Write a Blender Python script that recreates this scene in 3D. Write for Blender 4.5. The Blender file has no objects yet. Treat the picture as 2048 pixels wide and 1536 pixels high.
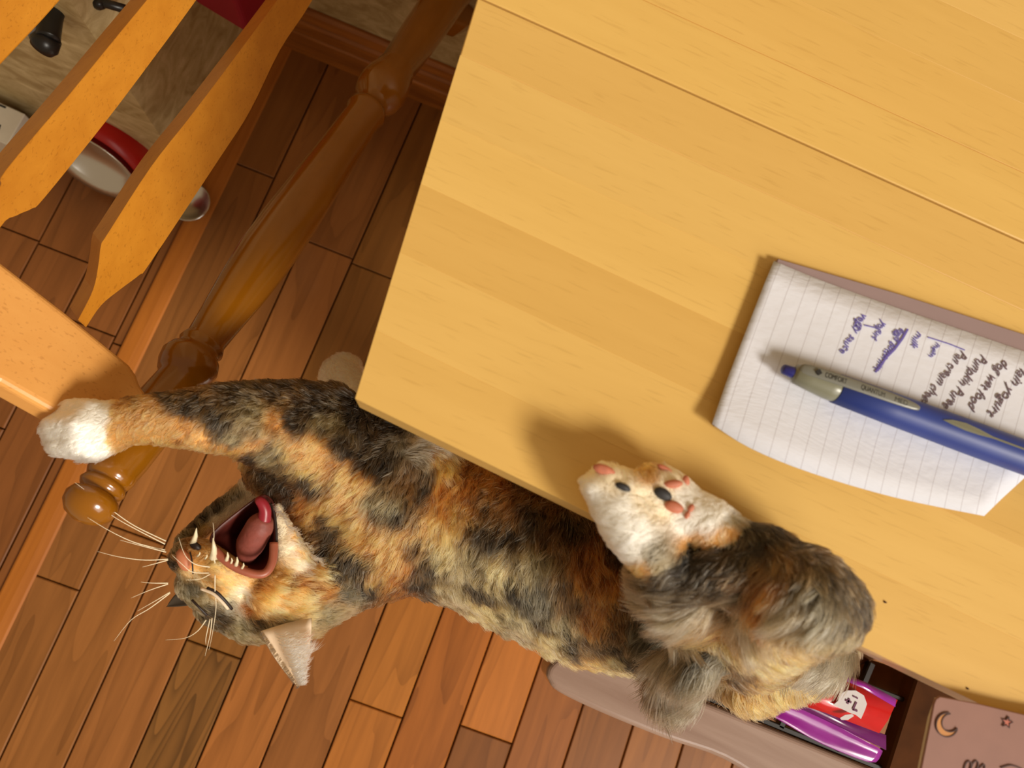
import bpy, bmesh, math, random
import numpy as np
from mathutils import Vector, Matrix, Euler, kdtree
from mathutils.geometry import tessellate_polygon

random.seed(7); rng = np.random.default_rng(7)
sc = bpy.context.scene
COL = sc.collection

# ---------------------------------------------------------------- camera
F = 1530.0; CX, CY = 1024.0, 768.0; CH = 1.13
EUL = (0.16739, -0.12672, 0.35608)
cam = bpy.data.cameras.new('camera'); cam.sensor_width = 36; cam.lens = F/2048*36
cam.clip_start = 0.02; cam.clip_end = 30
camo = bpy.data.objects.new('camera', cam); COL.objects.link(camo)
camo.location = (0, 0, CH); camo.rotation_euler = EUL
sc.camera = camo
R = np.array(Euler(EUL, 'XYZ').to_matrix()); CAM = np.array([0, 0, CH])
cam.dof.use_dof = True; cam.dof.focus_distance = 0.58; cam.dof.aperture_fstop = 9.0

# ---------------------------------------------------------------- world, lights, exposure
w = bpy.data.worlds.new('world'); sc.world = w; w.use_nodes = True
w.node_tree.nodes['Background'].inputs[0].default_value = (1.0, 0.72, 0.44, 1)
w.node_tree.nodes['Background'].inputs[1].default_value = 0.33
def look(o, d):
    o.rotation_euler = Vector(d).to_track_quat('-Z', 'Y').to_euler()
sun = bpy.data.lights.new('window_sun', 'SUN'); sun.energy = 2.8; sun.angle = math.radians(14); sun.color = (1.0, 0.93, 0.80)
suno = bpy.data.objects.new('window_sun', sun); COL.objects.link(suno); suno.location = (1.5, -0.6, 2.2)
look(suno, (-1.02, 0.52, -1.0))
ar = bpy.data.lights.new('window_light', 'AREA'); ar.shape = 'RECTANGLE'; ar.size = 1.1; ar.size_y = 1.3; ar.energy = 16; ar.color = (1.0, 0.95, 0.88)
aro = bpy.data.objects.new('window_light', ar); COL.objects.link(aro); aro.location = (1.6, -1.3, 1.9)
look(aro, Vector((0, 0, .5))-aro.location)
sc.view_settings.view_transform = 'Standard'; sc.view_settings.look = 'None'
sc.view_settings.gamma = 1; sc.view_settings.use_curve_mapping = False
sc.view_settings.exposure = 0.0

# ---------------------------------------------------------------- helpers
def ray(px, py): return R @ np.array([(px-CX)/F, -(py-CY)/F, -1.0])
def W(px, py, z=0.0):                      # pixel -> world point at height z
    d = ray(px, py); return Vector(CAM + d*((z-CH)/d[2]))
def WP(px, py, q, n):                      # pixel -> world point on a plane
    d = ray(px, py); q = np.array(q); n = np.array(n)
    return Vector(CAM + d*(np.dot(q-CAM, n)/np.dot(d, n)))
def depth(p): return float(-(R.T @ (np.array(p)-CAM))[2])
def pxm(p): return depth(p)/F              # metres per pixel at a point
def proj(A):
    c = (np.asarray(A)-CAM) @ R; return np.stack([CX-F*c[:, 0]/c[:, 2], CY+F*c[:, 1]/c[:, 2]], 1)
def lin(c):
    return tuple(((v/255)/12.92 if v/255 <= .04045 else ((v/255+.055)/1.055)**2.4) for v in c)
def tag(o, label=None, cat=None, group=None, kind=None):
    for k, v in (('label', label), ('category', cat), ('group', group), ('kind', kind)):
        if v: o[k] = v
    return o
def meshob(name, vs, fs, mat=None, parent=None, smooth=False, loc=None):
    me = bpy.data.meshes.new(name)
    vs = [Vector(v) for v in vs]
    if loc is not None: vs = [v-Vector(loc) for v in vs]
    me.from_pydata([tuple(v) for v in vs], [], [tuple(f) for f in fs]); me.update()
    if smooth: me.polygons.foreach_set('use_smooth', [True]*len(me.polygons))
    if mat: me.materials.append(mat)
    o = bpy.data.objects.new(name, me); COL.objects.link(o)
    if loc is not None: o.location = loc
    if parent:
        o.parent = parent
        if parent.type == 'EMPTY' or True:
            o.matrix_parent_inverse = Matrix.Translation(-parent.location)
    return o
def empty(name, loc):
    o = bpy.data.objects.new(name, None); o.empty_display_size = .02; COL.objects.link(o); o.location = loc; return o
def bevel(o, w_=.002, seg=2, ang=35):
    m = o.modifiers.new('bevel', 'BEVEL'); m.width = w_; m.segments = seg; m.limit_method = 'ANGLE'; m.angle_limit = math.radians(ang); return o
def prism(top, bot):
    n = len(top); vs = list(top)+list(bot)
    fs = [tuple(range(n)), tuple(range(2*n-1, n-1, -1))]+[(i, n+i, n+(i+1) % n, (i+1) % n) for i in range(n)]
    return vs, fs
def poly_prism(name, top, off, mat, parent=None, bev=.002, seg=2):
    top = [Vector(p) for p in top]; bot = [p+Vector(off) for p in top]
    nrm = sum(((top[i]-top[0]).cross(top[i+1]-top[0]) for i in range(1, len(top)-1)), Vector())
    if nrm.dot(Vector(off)) > 0: top.reverse(); bot.reverse()
    vs, fs = prism(top, bot); o = meshob(name, vs, fs, mat, parent)
    if bev: bevel(o, bev, seg, 40)
    return o
def box(name, a, b, mat, parent=None, bev=.001):
    x0, y0, z0 = a; x1, y1, z1 = b
    top = [(x0, y0, z1), (x1, y0, z1), (x1, y1, z1), (x0, y1, z1)]
    return poly_prism(name, top, (0, 0, z0-z1), mat, parent, bev)
def frame_of(ax):
    ax = Vector(ax).normalized(); u = ax.orthogonal().normalized(); v = ax.cross(u); return ax, u, v
def tube(name, pts, rad, mat, parent=None, seg=8, smooth=True, flat=None):
    pts = [Vector(p) for p in pts]; n = len(pts); vs = []; fs = []
    t0 = (pts[1]-pts[0]).normalized(); u = t0.orthogonal().normalized()
    for i, p in enumerate(pts):
        t = (pts[min(i+1, n-1)]-pts[max(i-1, 0)]).normalized()
        u = (u-t*u.dot(t)).normalized(); v = t.cross(u); r = rad[i] if hasattr(rad, '__len__') else rad
        for k in range(seg):
            a = 2*math.pi*k/seg; vs.append(p+u*(r*math.cos(a))+v*(r*math.sin(a)))
    for i in range(n-1):
        for k in range(seg):
            k2 = (k+1) % seg; fs.append((i*seg+k, i*seg+k2, (i+1)*seg+k2, (i+1)*seg+k))
    fs.append(tuple(range(seg-1, -1, -1))); fs.append(tuple((n-1)*seg+k for k in range(seg)))
    return meshob(name, vs, fs, mat, parent, smooth)
def lathe(name, A, ax, prof, mat, parent=None, seg=40):
    ax, u, v = frame_of(ax); A = Vector(A); vs = []; fs = []
    for s, r in prof:
        for k in range(seg):
            a = 2*math.pi*k/seg; vs.append(A+ax*s+u*(r*math.cos(a))+v*(r*math.sin(a)))
    n = len(prof)
    for i in range(n-1):
        for k in range(seg):
            k2 = (k+1) % seg; fs.append((i*seg+k, i*seg+k2, (i+1)*seg+k2, (i+1)*seg+k))
    fs.append(tuple(range(seg-1, -1, -1))); fs.append(tuple((n-1)*seg+k for k in range(seg)))
    return meshob(name, vs, fs, mat, parent, True)
def smooth_pts(P, n=6):
    P = [Vector(p) for p in P]; out = []
    for i in range(len(P)-1):
        a, b, c, d = P[max(i-1, 0)], P[i], P[i+1], P[min(i+2, len(P)-1)]
        for k in range(n):
            t = k/n
            out.append(.5*((2*b)+(c-a)*t+(2*a-5*b+4*c-d)*t*t+(3*b-a-3*c+d)*t**3))
    out.append(P[-1]); return out

# ---------------------------------------------------------------- materials
def newmat(name, rough=.5, spec=.5, base=(.5, .5, .5), metal=0.0, coat=0.0):
    m = bpy.data.materials.new(name); m.use_nodes = True; nt = m.node_tree; b = nt.nodes['Principled BSDF']
    b.inputs['Base Color'].default_value = (*base, 1); b.inputs['Roughness'].default_value = rough
    b.inputs['Specular IOR Level'].default_value = spec; b.inputs['Metallic'].default_value = metal
    b.inputs['Coat Weight'].default_value = coat; b.inputs['Coat Roughness'].default_value = .12
    return m, nt, b
def N(nt, t, **k):
    n = nt.nodes.new(t)
    for a, v in k.items(): setattr(n, a, v)
    return n
def wood(name, c_dark, c_light, axis='Y', scale=1.0, rough=.4, coat=0.0, grain=1.0, rings=0.0, objcol=False, bump=.1, rot=0.0, ringn=12.0, flecks=0.0):
    m, nt, b = newmat(name, rough, .4, coat=coat); L = nt.links.new
    tc = N(nt, 'ShaderNodeTexCoord'); mp = N(nt, 'ShaderNodeMapping'); L(tc.outputs['Object'], mp.inputs['Vector'])
    oi = N(nt, 'ShaderNodeObjectInfo')
    off = N(nt, 'ShaderNodeVectorMath', operation='SCALE'); off.inputs[0].default_value = (3.7, 5.1, 2.3); L(oi.outputs['Random'], off.inputs['Scale'])
    ad = N(nt, 'ShaderNodeVectorMath', operation='ADD'); L(mp.outputs[0], ad.inputs[0]); L(off.outputs[0], ad.inputs[1])
    mp.inputs['Rotation'].default_value = (0, 0, rot)
    s = {'X': (1, 14, 14), 'Y': (14, 1, 14), 'Z': (14, 14, 1)}[axis]
    m2 = N(nt, 'ShaderNodeMapping'); m2.inputs['Scale'].default_value = tuple(v*scale for v in s); L(ad.outputs[0], m2.inputs['Vector'])
    n1 = N(nt, 'ShaderNodeTexNoise'); n1.inputs['Scale'].default_value = 5; n1.inputs['Detail'].default_value = 6; n1.inputs['Roughness'].default_value = .6; n1.inputs['Distortion'].default_value = .4
    L(m2.outputs[0], n1.inputs['Vector'])
    s2 = {'X': (.9, 9, 9), 'Y': (9, .9, 9), 'Z': (9, 9, .9)}[axis]
    m3 = N(nt, 'ShaderNodeMapping'); m3.inputs['Scale'].default_value = tuple(v*scale for v in s2); L(ad.outputs[0], m3.inputs['Vector'])
    n2 = N(nt, 'ShaderNodeTexNoise'); n2.inputs['Scale'].default_value = 1.6; n2.inputs['Detail'].default_value = 2; L(m3.outputs[0], n2.inputs['Vector'])
    mx = N(nt, 'ShaderNodeMix', data_type='FLOAT'); mx.inputs[0].default_value = .45; L(n1.outputs['Fac'], mx.inputs[2]); L(n2.outputs['Fac'], mx.inputs[3])
    src = mx.outputs[0]
    if rings:
        mr = N(nt, 'ShaderNodeMath', operation='MULTIPLY'); mr.inputs[1].default_value = ringn; L(n2.outputs['Fac'], mr.inputs[0])
        sn = N(nt, 'ShaderNodeMath', operation='FRACT'); L(mr.outputs[0], sn.inputs[0])
        pw = N(nt, 'ShaderNodeMath', operation='POWER'); pw.inputs[1].default_value = 3; L(sn.outputs[0], pw.inputs[0])
        ml = N(nt, 'ShaderNodeMath', operation='MULTIPLY'); ml.inputs[1].default_value = rings; L(pw.outputs[0], ml.inputs[0])
        sb = N(nt, 'ShaderNodeMath', operation='SUBTRACT'); L(src, sb.inputs[0]); L(ml.outputs[0], sb.inputs[1]); src = sb.outputs[0]
    cr = N(nt, 'ShaderNodeValToRGB'); cr.color_ramp.elements[0].position = .5-.22/grain; cr.color_ramp.elements[1].position = .5+.22/grain
    cr.color_ramp.elements[0].color = (*lin(c_dark), 1); cr.color_ramp.elements[1].color = (*lin(c_light), 1)
    L(src, cr.inputs[0]); col = cr.outputs[0]
    if flecks:
        m4 = N(nt, 'ShaderNodeMapping'); m4.inputs['Scale'].default_value = tuple(v*scale for v in {'X': (14, 190, 190), 'Y': (190, 14, 190), 'Z': (190, 190, 14)}[axis]); L(ad.outputs[0], m4.inputs['Vector'])
        n4 = N(nt, 'ShaderNodeTexNoise'); n4.inputs['Scale'].default_value = 3.0; n4.inputs['Detail'].default_value = 1; L(m4.outputs[0], n4.inputs['Vector'])
        r4 = N(nt, 'ShaderNodeMapRange'); r4.inputs[1].default_value = .62; r4.inputs[2].default_value = .72; r4.inputs[3].default_value = 0; r4.inputs[4].default_value = flecks; L(n4.outputs['Fac'], r4.inputs[0])
        mc = N(nt, 'ShaderNodeMix', data_type='RGBA', blend_type='MULTIPLY'); L(r4.outputs[0], mc.inputs[0]); L(col, mc.inputs[6]); mc.inputs[7].default_value = (.5, .36, .22, 1); col = mc.outputs[2]
    if objcol:
        mo = N(nt, 'ShaderNodeMix', data_type='RGBA', blend_type='MULTIPLY'); mo.inputs[0].default_value = 1; L(col, mo.inputs[6]); L(oi.outputs['Color'], mo.inputs[7]); col = mo.outputs[2]
    L(col, b.inputs['Base Color'])
    bp = N(nt, 'ShaderNodeBump'); bp.inputs['Strength'].default_value = bump; bp.inputs['Distance'].default_value = .0006; L(src, bp.inputs['Height']); L(bp.outputs[0], b.inputs['Normal'])
    return m
def plain(name, c, rough=.5, spec=.5, metal=0, coat=0, noise=0.0, nscale=60, bump=0.0):
    m, nt, b = newmat(name, rough, spec, lin(c), metal, coat); L = nt.links.new
    tc = N(nt, 'ShaderNodeTexCoord'); n1 = N(nt, 'ShaderNodeTexNoise'); n1.inputs['Scale'].default_value = nscale; n1.inputs['Detail'].default_value = 4; L(tc.outputs['Object'], n1.inputs['Vector'])
    k = max(noise, .03)
    cr = N(nt, 'ShaderNodeValToRGB'); a = lin(c)
    cr.color_ramp.elements[0].position = .3; cr.color_ramp.elements[1].position = .7
    cr.color_ramp.elements[0].color = (*[v*(1-k) for v in a], 1); cr.color_ramp.elements[1].color = (*[min(1, v*(1+k)) for v in a], 1)
    L(n1.outputs['Fac'], cr.inputs[0]); L(cr.outputs[0], b.inputs['Base Color'])
    if bump:
        bp = N(nt, 'ShaderNodeBump'); bp.inputs['Strength'].default_value = bump; bp.inputs['Distance'].default_value = .002; L(n1.outputs['Fac'], bp.inputs['Height']); L(bp.outputs[0], b.inputs['Normal'])
    return m

M_floor = wood('floor_plank_wood', (122, 76, 34), (174, 114, 58), 'Y', 1.0, .36, .12, .8, .16, objcol=True, ringn=9.0)
M_floor2 = wood('floor_plank_figured', (106, 68, 32), (172, 114, 60), 'Y', .7, .36, .12, .7, .32, objcol=True, ringn=26.0)
M_sub = plain('floor_gap_dark', (40, 16, 6), .8)
M_trim = wood('threshold_wood', (150, 84, 20), (186, 112, 36), 'Y', 1.2, .55, .0)
M_base = wood('baseboard_wood', (120, 66, 22), (176, 108, 44), 'X', 2.5, .4, .1, 1.5)
M_table = wood('table_maple', (214, 173, 96), (232, 193, 116), 'X', 1.1, .38, .12, .6, objcol=True, bump=.03, rot=math.radians(2), flecks=.16)
M_chair = wood('chair_beech', (188, 116, 26), (220, 150, 48), 'Y', 1.4, .34, .35, .8, flecks=.35)
M_post = wood('chair_post_wood', (126, 74, 8), (154, 96, 14), 'Y', .9, .2, .6, .6)
M_rail = wood('chair_rail_wood', (218, 150, 74), (236, 174, 98), 'X', 1.0, .42, .1, .6, flecks=.3)
# marbled wall covering
m, nt, b = newmat('marbled_wall', .7, .3); L = nt.links.new
tc = N(nt, 'ShaderNodeTexCoord'); mp = N(nt, 'ShaderNodeMapping'); mp.inputs['Rotation'].default_value = (.3, .5, .4); mp.inputs['Scale'].default_value = (10, 10, 18); L(tc.outputs['Object'], mp.inputs[0])
n1 = N(nt, 'ShaderNodeTexNoise'); n1.inputs['Scale'].default_value = 2.2; n1.inputs['Detail'].default_value = 7; n1.inputs['Roughness'].default_value = .62; n1.inputs['Distortion'].default_value = .8; L(mp.outputs[0], n1.inputs['Vector'])
cr = N(nt, 'ShaderNodeValToRGB'); cr.color_ramp.elements[0].position = .36; cr.color_ramp.elements[1].position = .68
cr.color_ramp.elements[0].color = (*lin((166, 142, 96)), 1); cr.color_ramp.elements[1].color = (*lin((212, 192, 146)), 1)
L(n1.outputs['Fac'], cr.inputs[0]); L(cr.outputs[0], b.inputs['Base Color']); M_wall = m

# ---------------------------------------------------------------- floor
PW = .078441; X0 = -.3813
floor = box('floor', (-1.75, -.9, -.03), (1.5, .64, -.0125), M_sub, None, 0); floor['kind'] = 'structure'
joints = {}
def yj(px, py): return float(W(px, py)[1])
joints[-1] = [-.252]; joints[2] = [yj(428, 1299)]; joints[5] = [-.265]; joints[7] = [-.248]; joints[1] = [.321]
joints[0] = [yj(228, 1053)]; joints[9] = [-.33]; joints[3] = [.09]; joints[4] = [.30, -.45]; joints[6] = [-.42, .16]; joints[8] = [-.36, .2]
pl_mesh = {}
def plank(x0, x1, y0, y1, col, mat=None):
    if y1-y0 < .02: return
    g = .0011; key = (round(x1-x0, 4), round(y1-y0, 3), mat is None); wx, wy = x1-x0-2*g, y1-y0-2*g*.8
    if key not in pl_mesh:
        c = .0012
        vs = [(-wx/2, -wy/2, -.012), (wx/2, -wy/2, -.012), (wx/2, wy/2, -.012), (-wx/2, wy/2, -.012),
              (-wx/2, -wy/2, -c), (wx/2, -wy/2, -c), (wx/2, wy/2, -c), (-wx/2, wy/2, -c),
              (-wx/2+c, -wy/2+c, 0), (wx/2-c, -wy/2+c, 0), (wx/2-c, wy/2-c, 0), (-wx/2+c, wy/2-c, 0)]
        fs = [(8, 9, 10, 11), (3, 2, 1, 0)]
        for i in range(4):
            j = (i+1) % 4; fs += [(i, j, 4+j, 4+i), (4+i, 4+j, 8+j, 8+i)]
        me = bpy.data.meshes.new('plank'); me.from_pydata(vs, [], fs); me.materials.append(mat or M_floor); pl_mesh[key] = me
    o = bpy.data.objects.new('plank', pl_mesh[key]); COL.objects.link(o); o.parent = floor
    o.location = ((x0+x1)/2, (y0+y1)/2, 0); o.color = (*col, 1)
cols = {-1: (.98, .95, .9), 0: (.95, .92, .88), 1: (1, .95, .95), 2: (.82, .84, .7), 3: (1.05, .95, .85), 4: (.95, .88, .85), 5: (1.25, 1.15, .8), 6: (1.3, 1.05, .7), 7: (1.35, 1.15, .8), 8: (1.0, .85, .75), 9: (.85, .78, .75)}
for k in range(-1, 24):
    x0 = X0+k*PW; ys = sorted(joints.get(k, [])); 
    if not ys: ys = [random.uniform(-.3, .1)]
    while ys[0] > -.85: ys.insert(0, ys[0]-random.uniform(.45, .75))
    while ys[-1] < .6: ys.append(ys[-1]+random.uniform(.45, .75))
    for a, bb in zip(ys, ys[1:]):
        c = cols.get(k, (1, .95, .9)); f = random.uniform(.88, 1.1); f2 = random.uniform(.95, 1.05)
        if bb > .25 and a > -.1 or k in (2,) and a > -.3 and False: f *= .95
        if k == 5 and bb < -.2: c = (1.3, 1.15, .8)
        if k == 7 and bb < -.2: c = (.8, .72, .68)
        a_, b_ = max(a, -.88), min(bb, .61)
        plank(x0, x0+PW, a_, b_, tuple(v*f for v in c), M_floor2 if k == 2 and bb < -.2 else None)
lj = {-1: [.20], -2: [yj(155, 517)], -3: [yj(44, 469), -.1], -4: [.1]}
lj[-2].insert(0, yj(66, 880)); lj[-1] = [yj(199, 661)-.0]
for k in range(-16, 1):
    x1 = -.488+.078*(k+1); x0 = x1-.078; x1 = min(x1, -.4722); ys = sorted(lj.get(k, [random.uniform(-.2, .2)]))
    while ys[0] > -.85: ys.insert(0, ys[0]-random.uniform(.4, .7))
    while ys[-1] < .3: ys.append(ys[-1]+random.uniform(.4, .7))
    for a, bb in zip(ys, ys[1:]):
        f = random.uniform(.62, .74); plank(x0, x1, max(a, -.88), min(bb, .327), (f, f*.86, f*.8))  # shade over the left floor area is painted into the plank tint
# threshold strip between the two floor areas
prof = [(-.4725, 0), (-.4725, .0035), (-.470, .0045), (-.454, .0046), (-.443, .0026), (-.4405, 0)]
vs = []; fs = []
for y in (-.88, .613):
    for x, z in prof: vs.append((x-.003*(y < 0)*0, y, z+.0002))
n = len(prof)
fs = [(i, i+1, n+i+1, n+i) for i in range(n-1)]+[(n-1, 0, n, 2*n-1), tuple(range(n-1, -1, -1)), tuple(range(n, 2*n))]
o = meshob('trim_1', vs, fs, M_trim); tag(o, kind='structure')
# walls
o = box('wall_back', (-.475, .617, -.02), (1.5, .70, 2.3), M_wall, None, 0); o['kind'] = 'structure'
o = box('wall_left', (-1.75, .33, -.02), (-.475, .70, 2.3), M_wall, None, 0); o['kind'] = 'structure'
# baseboard with moulding
prof = [(0, 0), (-.016, 0), (-.016, .050), (-.0135, .053), (-.0145, .057), (-.013, .076), (-.009, .080), (-.0105, .084), (-.008, .098), (-.004, .104), (0, .104)]
vs = [(x, .617+p[0], p[1]+.0003) for x in (-.474, 1.5) for p in prof]; n = len(prof)
fs = [(i, (i+1) % n, n+(i+1) % n, n+i) for i in range(n)]+[tuple(range(n-1, -1, -1)), tuple(range(n, 2*n))]
o = meshob('baseboard_back', vs, fs, M_base); o['kind'] = 'structure'; o.location.y = -.0005

# ---------------------------------------------------------------- table
TZ = .75; TT = .032
tA = W(710, 797, TZ); tB = W(957, -10, TZ)
ldir = (tB-tA).normalized(); xdir = (W(1745, 1303, TZ)-tA).normalized(); sdir = (W(2048, 480, TZ)-W(980, 0, TZ)).normalized()
table = empty('wooden_table', (tA.x+.6, tA.y+.4, 0))
tag(table, 'light maple dining table with a straight leaf seam, notepad lying on it', 'table')
def tpt(a, b_): # a along x dir, b along left edge, direction blended between bottom edge and seam
    t = b_/.233; d = (xdir*(1-t)+sdir*t) if t < 1 else sdir
    return tA+ldir*b_+d.normalized()*a
rows = [0, .036, .079, .118, .156, .196, .2328, .275, .318, .36, .402, .445]
tints = [(1.0, .97, .9), (1.03, 1.02, .98), (.97, .93, .85), (1.04, 1.04, 1.0), (1.0, 1.0, .98), (.96, .93, .88), (1.01, 1.0, .93), (.99, .96, .88), (.95, .92, .84), (1, 1, 1), (.97, .95, .9)]
top = empty('table_top', (tA.x, tA.y, TZ)); top.parent = table; top.matrix_parent_inverse = Matrix.Translation(-table.location)
top.parent = None; bpy.data.objects.remove(top)
for i in range(len(rows)-1):
    g = .0 if i != 5 and i != 6 else .0
    b0, b1 = rows[i], rows[i+1]
    if i == 5: b1 -= .0006
    if i == 6: b0 += .0006
    P4 = [tpt(0, b0), tpt(1.25, b0), tpt(1.25, b1), tpt(0, b1)]
    o = poly_prism('board', P4, (0, 0, -TT), M_table, table, .0006 if i in (5, 6) else .00012, 1); o.color = (*tints[i], 1)
for (a, c) in ((.16, .06), (1.15, .06), (.16, .39), (1.15, .39)):
    p = tpt(a, c); tube('leg', [(p.x, p.y, TZ-TT), (p.x, p.y, .3), (p.x, p.y, 0.001)], [.03, .027, .022], M_table, table, 16)
# tiny dark crumb specks on table
M_crumb = plain('crumb_brown', (70, 28, 18), .8)

def crumb(x, y, z, r, lab_):
    c = W(x, y, z); V = [c+Vector((math.cos(a)*r*f, math.sin(a)*r*f*.6, 0)) for a, f in ((0, 1.2), (1, .8), (2.2, 1.1), (3.3, .7), (4.2, 1), (5.3, .9))]
    V2 = [c+(v-c)*.5+Vector((0, 0, r*.5)) for v in V]; vs_, fs_ = prism(V2, V); tag(meshob('crumb', vs_, fs_, M_crumb), lab_, 'crumb')
crumb(1770, 1204, TZ+.0003, .0011, 'tiny dark crumb on the bare table beside the haunch of the cat')
crumb(1935, 1377, TZ+.0003, .0010, 'tiny brown crumb on the table just above the pink notebook')

# ---------------------------------------------------------------- slatted chair
nrm = Vector((.55, .35, .72)).normalized(); Q = W(300, 800, .585)
def C(px, py, lift=0.0): return WP(px, py, Q+nrm*lift, nrm)
chair = empty('slatted_chair', (-.5, .2, 0))
tag(chair, 'honey-coloured wooden slat-back chair with turned post and ball finial, under the cat\'s paw', 'chair')
def slat(left, right, th=(26, 20)):
    poly = [C(*p) for p in smooth2(left)]+[C(*p) for p in reversed(smooth2(right))]
    mid = (left[len(left)//2][0]+right[len(right)//2][0])/2, (left[len(left)//2][1]+right[len(right)//2][1])/2
    p = C(*mid); d = ray(mid[0]-th[0], mid[1]-th[1]); z_ = p.z-.016; off = W(mid[0]-th[0], mid[1]-th[1], z_)-p
    o = poly_prism('slat', poly, off, M_chair, chair, .0022, 3); return o
def smooth2(P):
    q = smooth_pts([(p[0], p[1], 0) for p in P], 4); return [(v.x, v.y) for v in q]
slat([(-75, 560), (-60, 500), (-14, 400), (2, 369), (12, 340), (137, 191), (260, 41), (460, -200)], [(-70, 590), (0, 456), (34, 431), (65, 417), (89, 396), (212, 243), (308, 116), (393, 0), (545, -215)])
slat([(156, 640), (186, 580), (197, 529), (202, 491), (215, 468), (301, 335), (376, 239), (451, 140), (555, 0), (700, -200)], [(172, 655), (202, 611), (239, 580), (280, 549), (301, 525), (441, 314), (500, 222), (560, 100), (625, 0), (735, -200)], (20, 14))
slat([(-330, 500), (-180, 200), (-20, 5), (150, -190)], [(-230, 480), (-170, 350), (-95, 238), (0, 133), (123, 0), (290, -200)])
# top rail
rp = [(-420, 340), (-200, 400), (0, 519), (130, 620), (262, 728), (276, 748), (284, 770), (305, 800), (332, 830), (305, 868), (240, 868), (170, 855), (103, 824), (0, 766), (-200, 690), (-420, 650)]
o = poly_prism('top_rail', [C(x, y, .009) for x, y in rp], -nrm*.024, M_rail, chair, .005, 4)
poly_prism('lower_rail', [C(x, y, -.002) for x, y in ((60, -180), (760, -180), (820, -250), (20, -250))], -nrm*.016, M_chair, chair, .003, 3)
# posts
def post(shift=Vector((0, 0, 0)), name='post'):
    a = C(158, 1041, -.004); e = C(905, -22, -.004); ax = (e-a).normalized()
    key = [(0, 1), (3, 22), (12, 42), (28, 55), (45, 58), (58, 52), (64, 40), (68, 37), (74, 46), (82, 50), (90, 46), (94, 41), (98, 46), (106, 50), (114, 52), (122, 51), (150, 55), (210, 58), (290, 52), (345, 44), (352, 52), (368, 60), (385, 63), (400, 57), (408, 47), (418, 45), (424, 49), (430, 47), (440, 42), (480, 45), (560, 53), (640, 58), (720, 57), (800, 52), (900, 44), (985, 38), (993, 43), (1001, 43), (1007, 30), (1018, 26), (1026, 34), (1036, 49), (1052, 54), (1070, 51), (1090, 42), (1096, 43), (1102, 39), (1180, 42), (1300, 45), (1600, 50)]
    base = np.array([158., 1041.]); dr = np.array([905-158, -22-1041.]); dr /= np.linalg.norm(dr)
    prof = []
    for t, r in key:
        p = C(*(base+dr*t), -.004); prof.append(((p-a).dot(ax), r*pxm(p)*.93))
    return lathe(name, a+shift, ax, prof, M_post, chair, 48)
post()
# seat rail of the same chair, partly under the table
poly_prism('seat_rail', [C(*p, -.012) for p in ((700, -330), (900, 40), (935, 52), (1010, 20), (1000, -330))], -nrm*.03, M_post, chair, .006, 3)

# ---------------------------------------------------------------- things by the far wall
M_red = plain('red_plastic', (170, 12, 8), .35); M_steel, _, _ = newmat('steel_bowl', .25, .5, (.75, .74, .70), 1.0)
bw = empty('pet_bowl', W(215, 315, 0)); tag(bw, 'red pet bowl with shiny steel insert on the dark floor by the wall', 'bowl')
c0 = W(205, 318, .0); ax = Vector((.0, -.25, 1)).normalized()
AXR_ = Vector(R[:, 0]); AXU_ = Vector(R[:, 1]); bax = (-AXU_*.86-AXR_*.34+Vector((0, 0, .40))).normalized(); c0 = W(224, 276, .075)
lathe('shell', c0, bax, [(0, .045), (.001, .060), (.006, .066), (.030, .068), (.046, .067), (.046, .064), (.008, .05)], M_red, bw)
lathe('insert', c0, bax, [(.012, .02), (.014, .050), (.040, .058), (.052, .0635), (.0535, .0650), (.0545, .0635), (.046, .052), (.03, .045), (.026, .01)], M_steel, bw)
b2 = empty('steel_bowl', W(398, 400, 0)); tag(b2, 'small steel bowl seen in a sliver beside the middle chair slat', 'bowl')
cc = W(384, 412, .002)
lathe('body', cc, (0, 0, 1), [(0, .02), (.002, .024), (.016, .029), (.018, .0305), (.017, .028), (.003, .02)], M_steel, b2, 24)
M_card = plain('white_card', (205, 196, 178), .7); M_cards = plain('tan_card', (150, 116, 78), .8); M_ink = plain('black_ink', (28, 26, 26), .6)
bx = empty('white_box', W(0, 250, 0)); tag(bx, 'small white carton with black print standing against the wall', 'box')
q = [W(50, 228, .10), W(14, 290, .10), W(-80, 245, .10), W(-60, 178, .10)]
poly_prism('carton', q, (0, 0, -.098), M_card, bx, .001, 1)
q = [W(12, 213, .1005), W(11, 217, .1005), W(-30, 200, .1005), W(-29, 196, .1005)]
poly_prism('print', q, (0, 0, -.0004), M_ink, bx, 0)
q = [W(2, 250, .1005), W(-2, 262, .1005), W(-30, 250, .1005), W(-29, 238, .1005)]
poly_prism('print', q, (0, 0, -.0004), M_ink, bx, 0)
M_mag = plain('magenta_plastic', (150, 4, 44), .55)
bg = empty('magenta_bag', (-.4, .45, .4)); tag(bg, 'dark magenta bag hanging on the marbled wall at the top edge', 'bag')
a_, b_ = W(388, 4, .31), W(494, 68, .31)
poly_prism('pouch', [a_, b_, b_+Vector((.01, .10, 0)), a_+Vector((.0, .10, 0))], (0, 0, .14), M_mag, bg, .006, 3)
tube('strap', [a_+Vector((.01, .05, .138)), a_+Vector((.04, .06, .18)), b_+Vector((-.01, .06, .138))], .004, M_mag, bg)
M_blk = plain('black_metal', (22, 20, 19), .35, noise=.3); M_felt = plain('grey_felt', (110, 104, 98), .9)
hk = empty('wall_clamp', (-.6, .33, .45)); tag(hk, 'black metal clamp foot with a grey felt pad against the marbled wall', 'clamp')
p = [(175, -60), (140, -10), (112, 22), (100, 55), (96, 78)]
pts = [W(x, y, .40) for x, y in p]; rr = [16, 18, 17, 21, 22]
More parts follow.
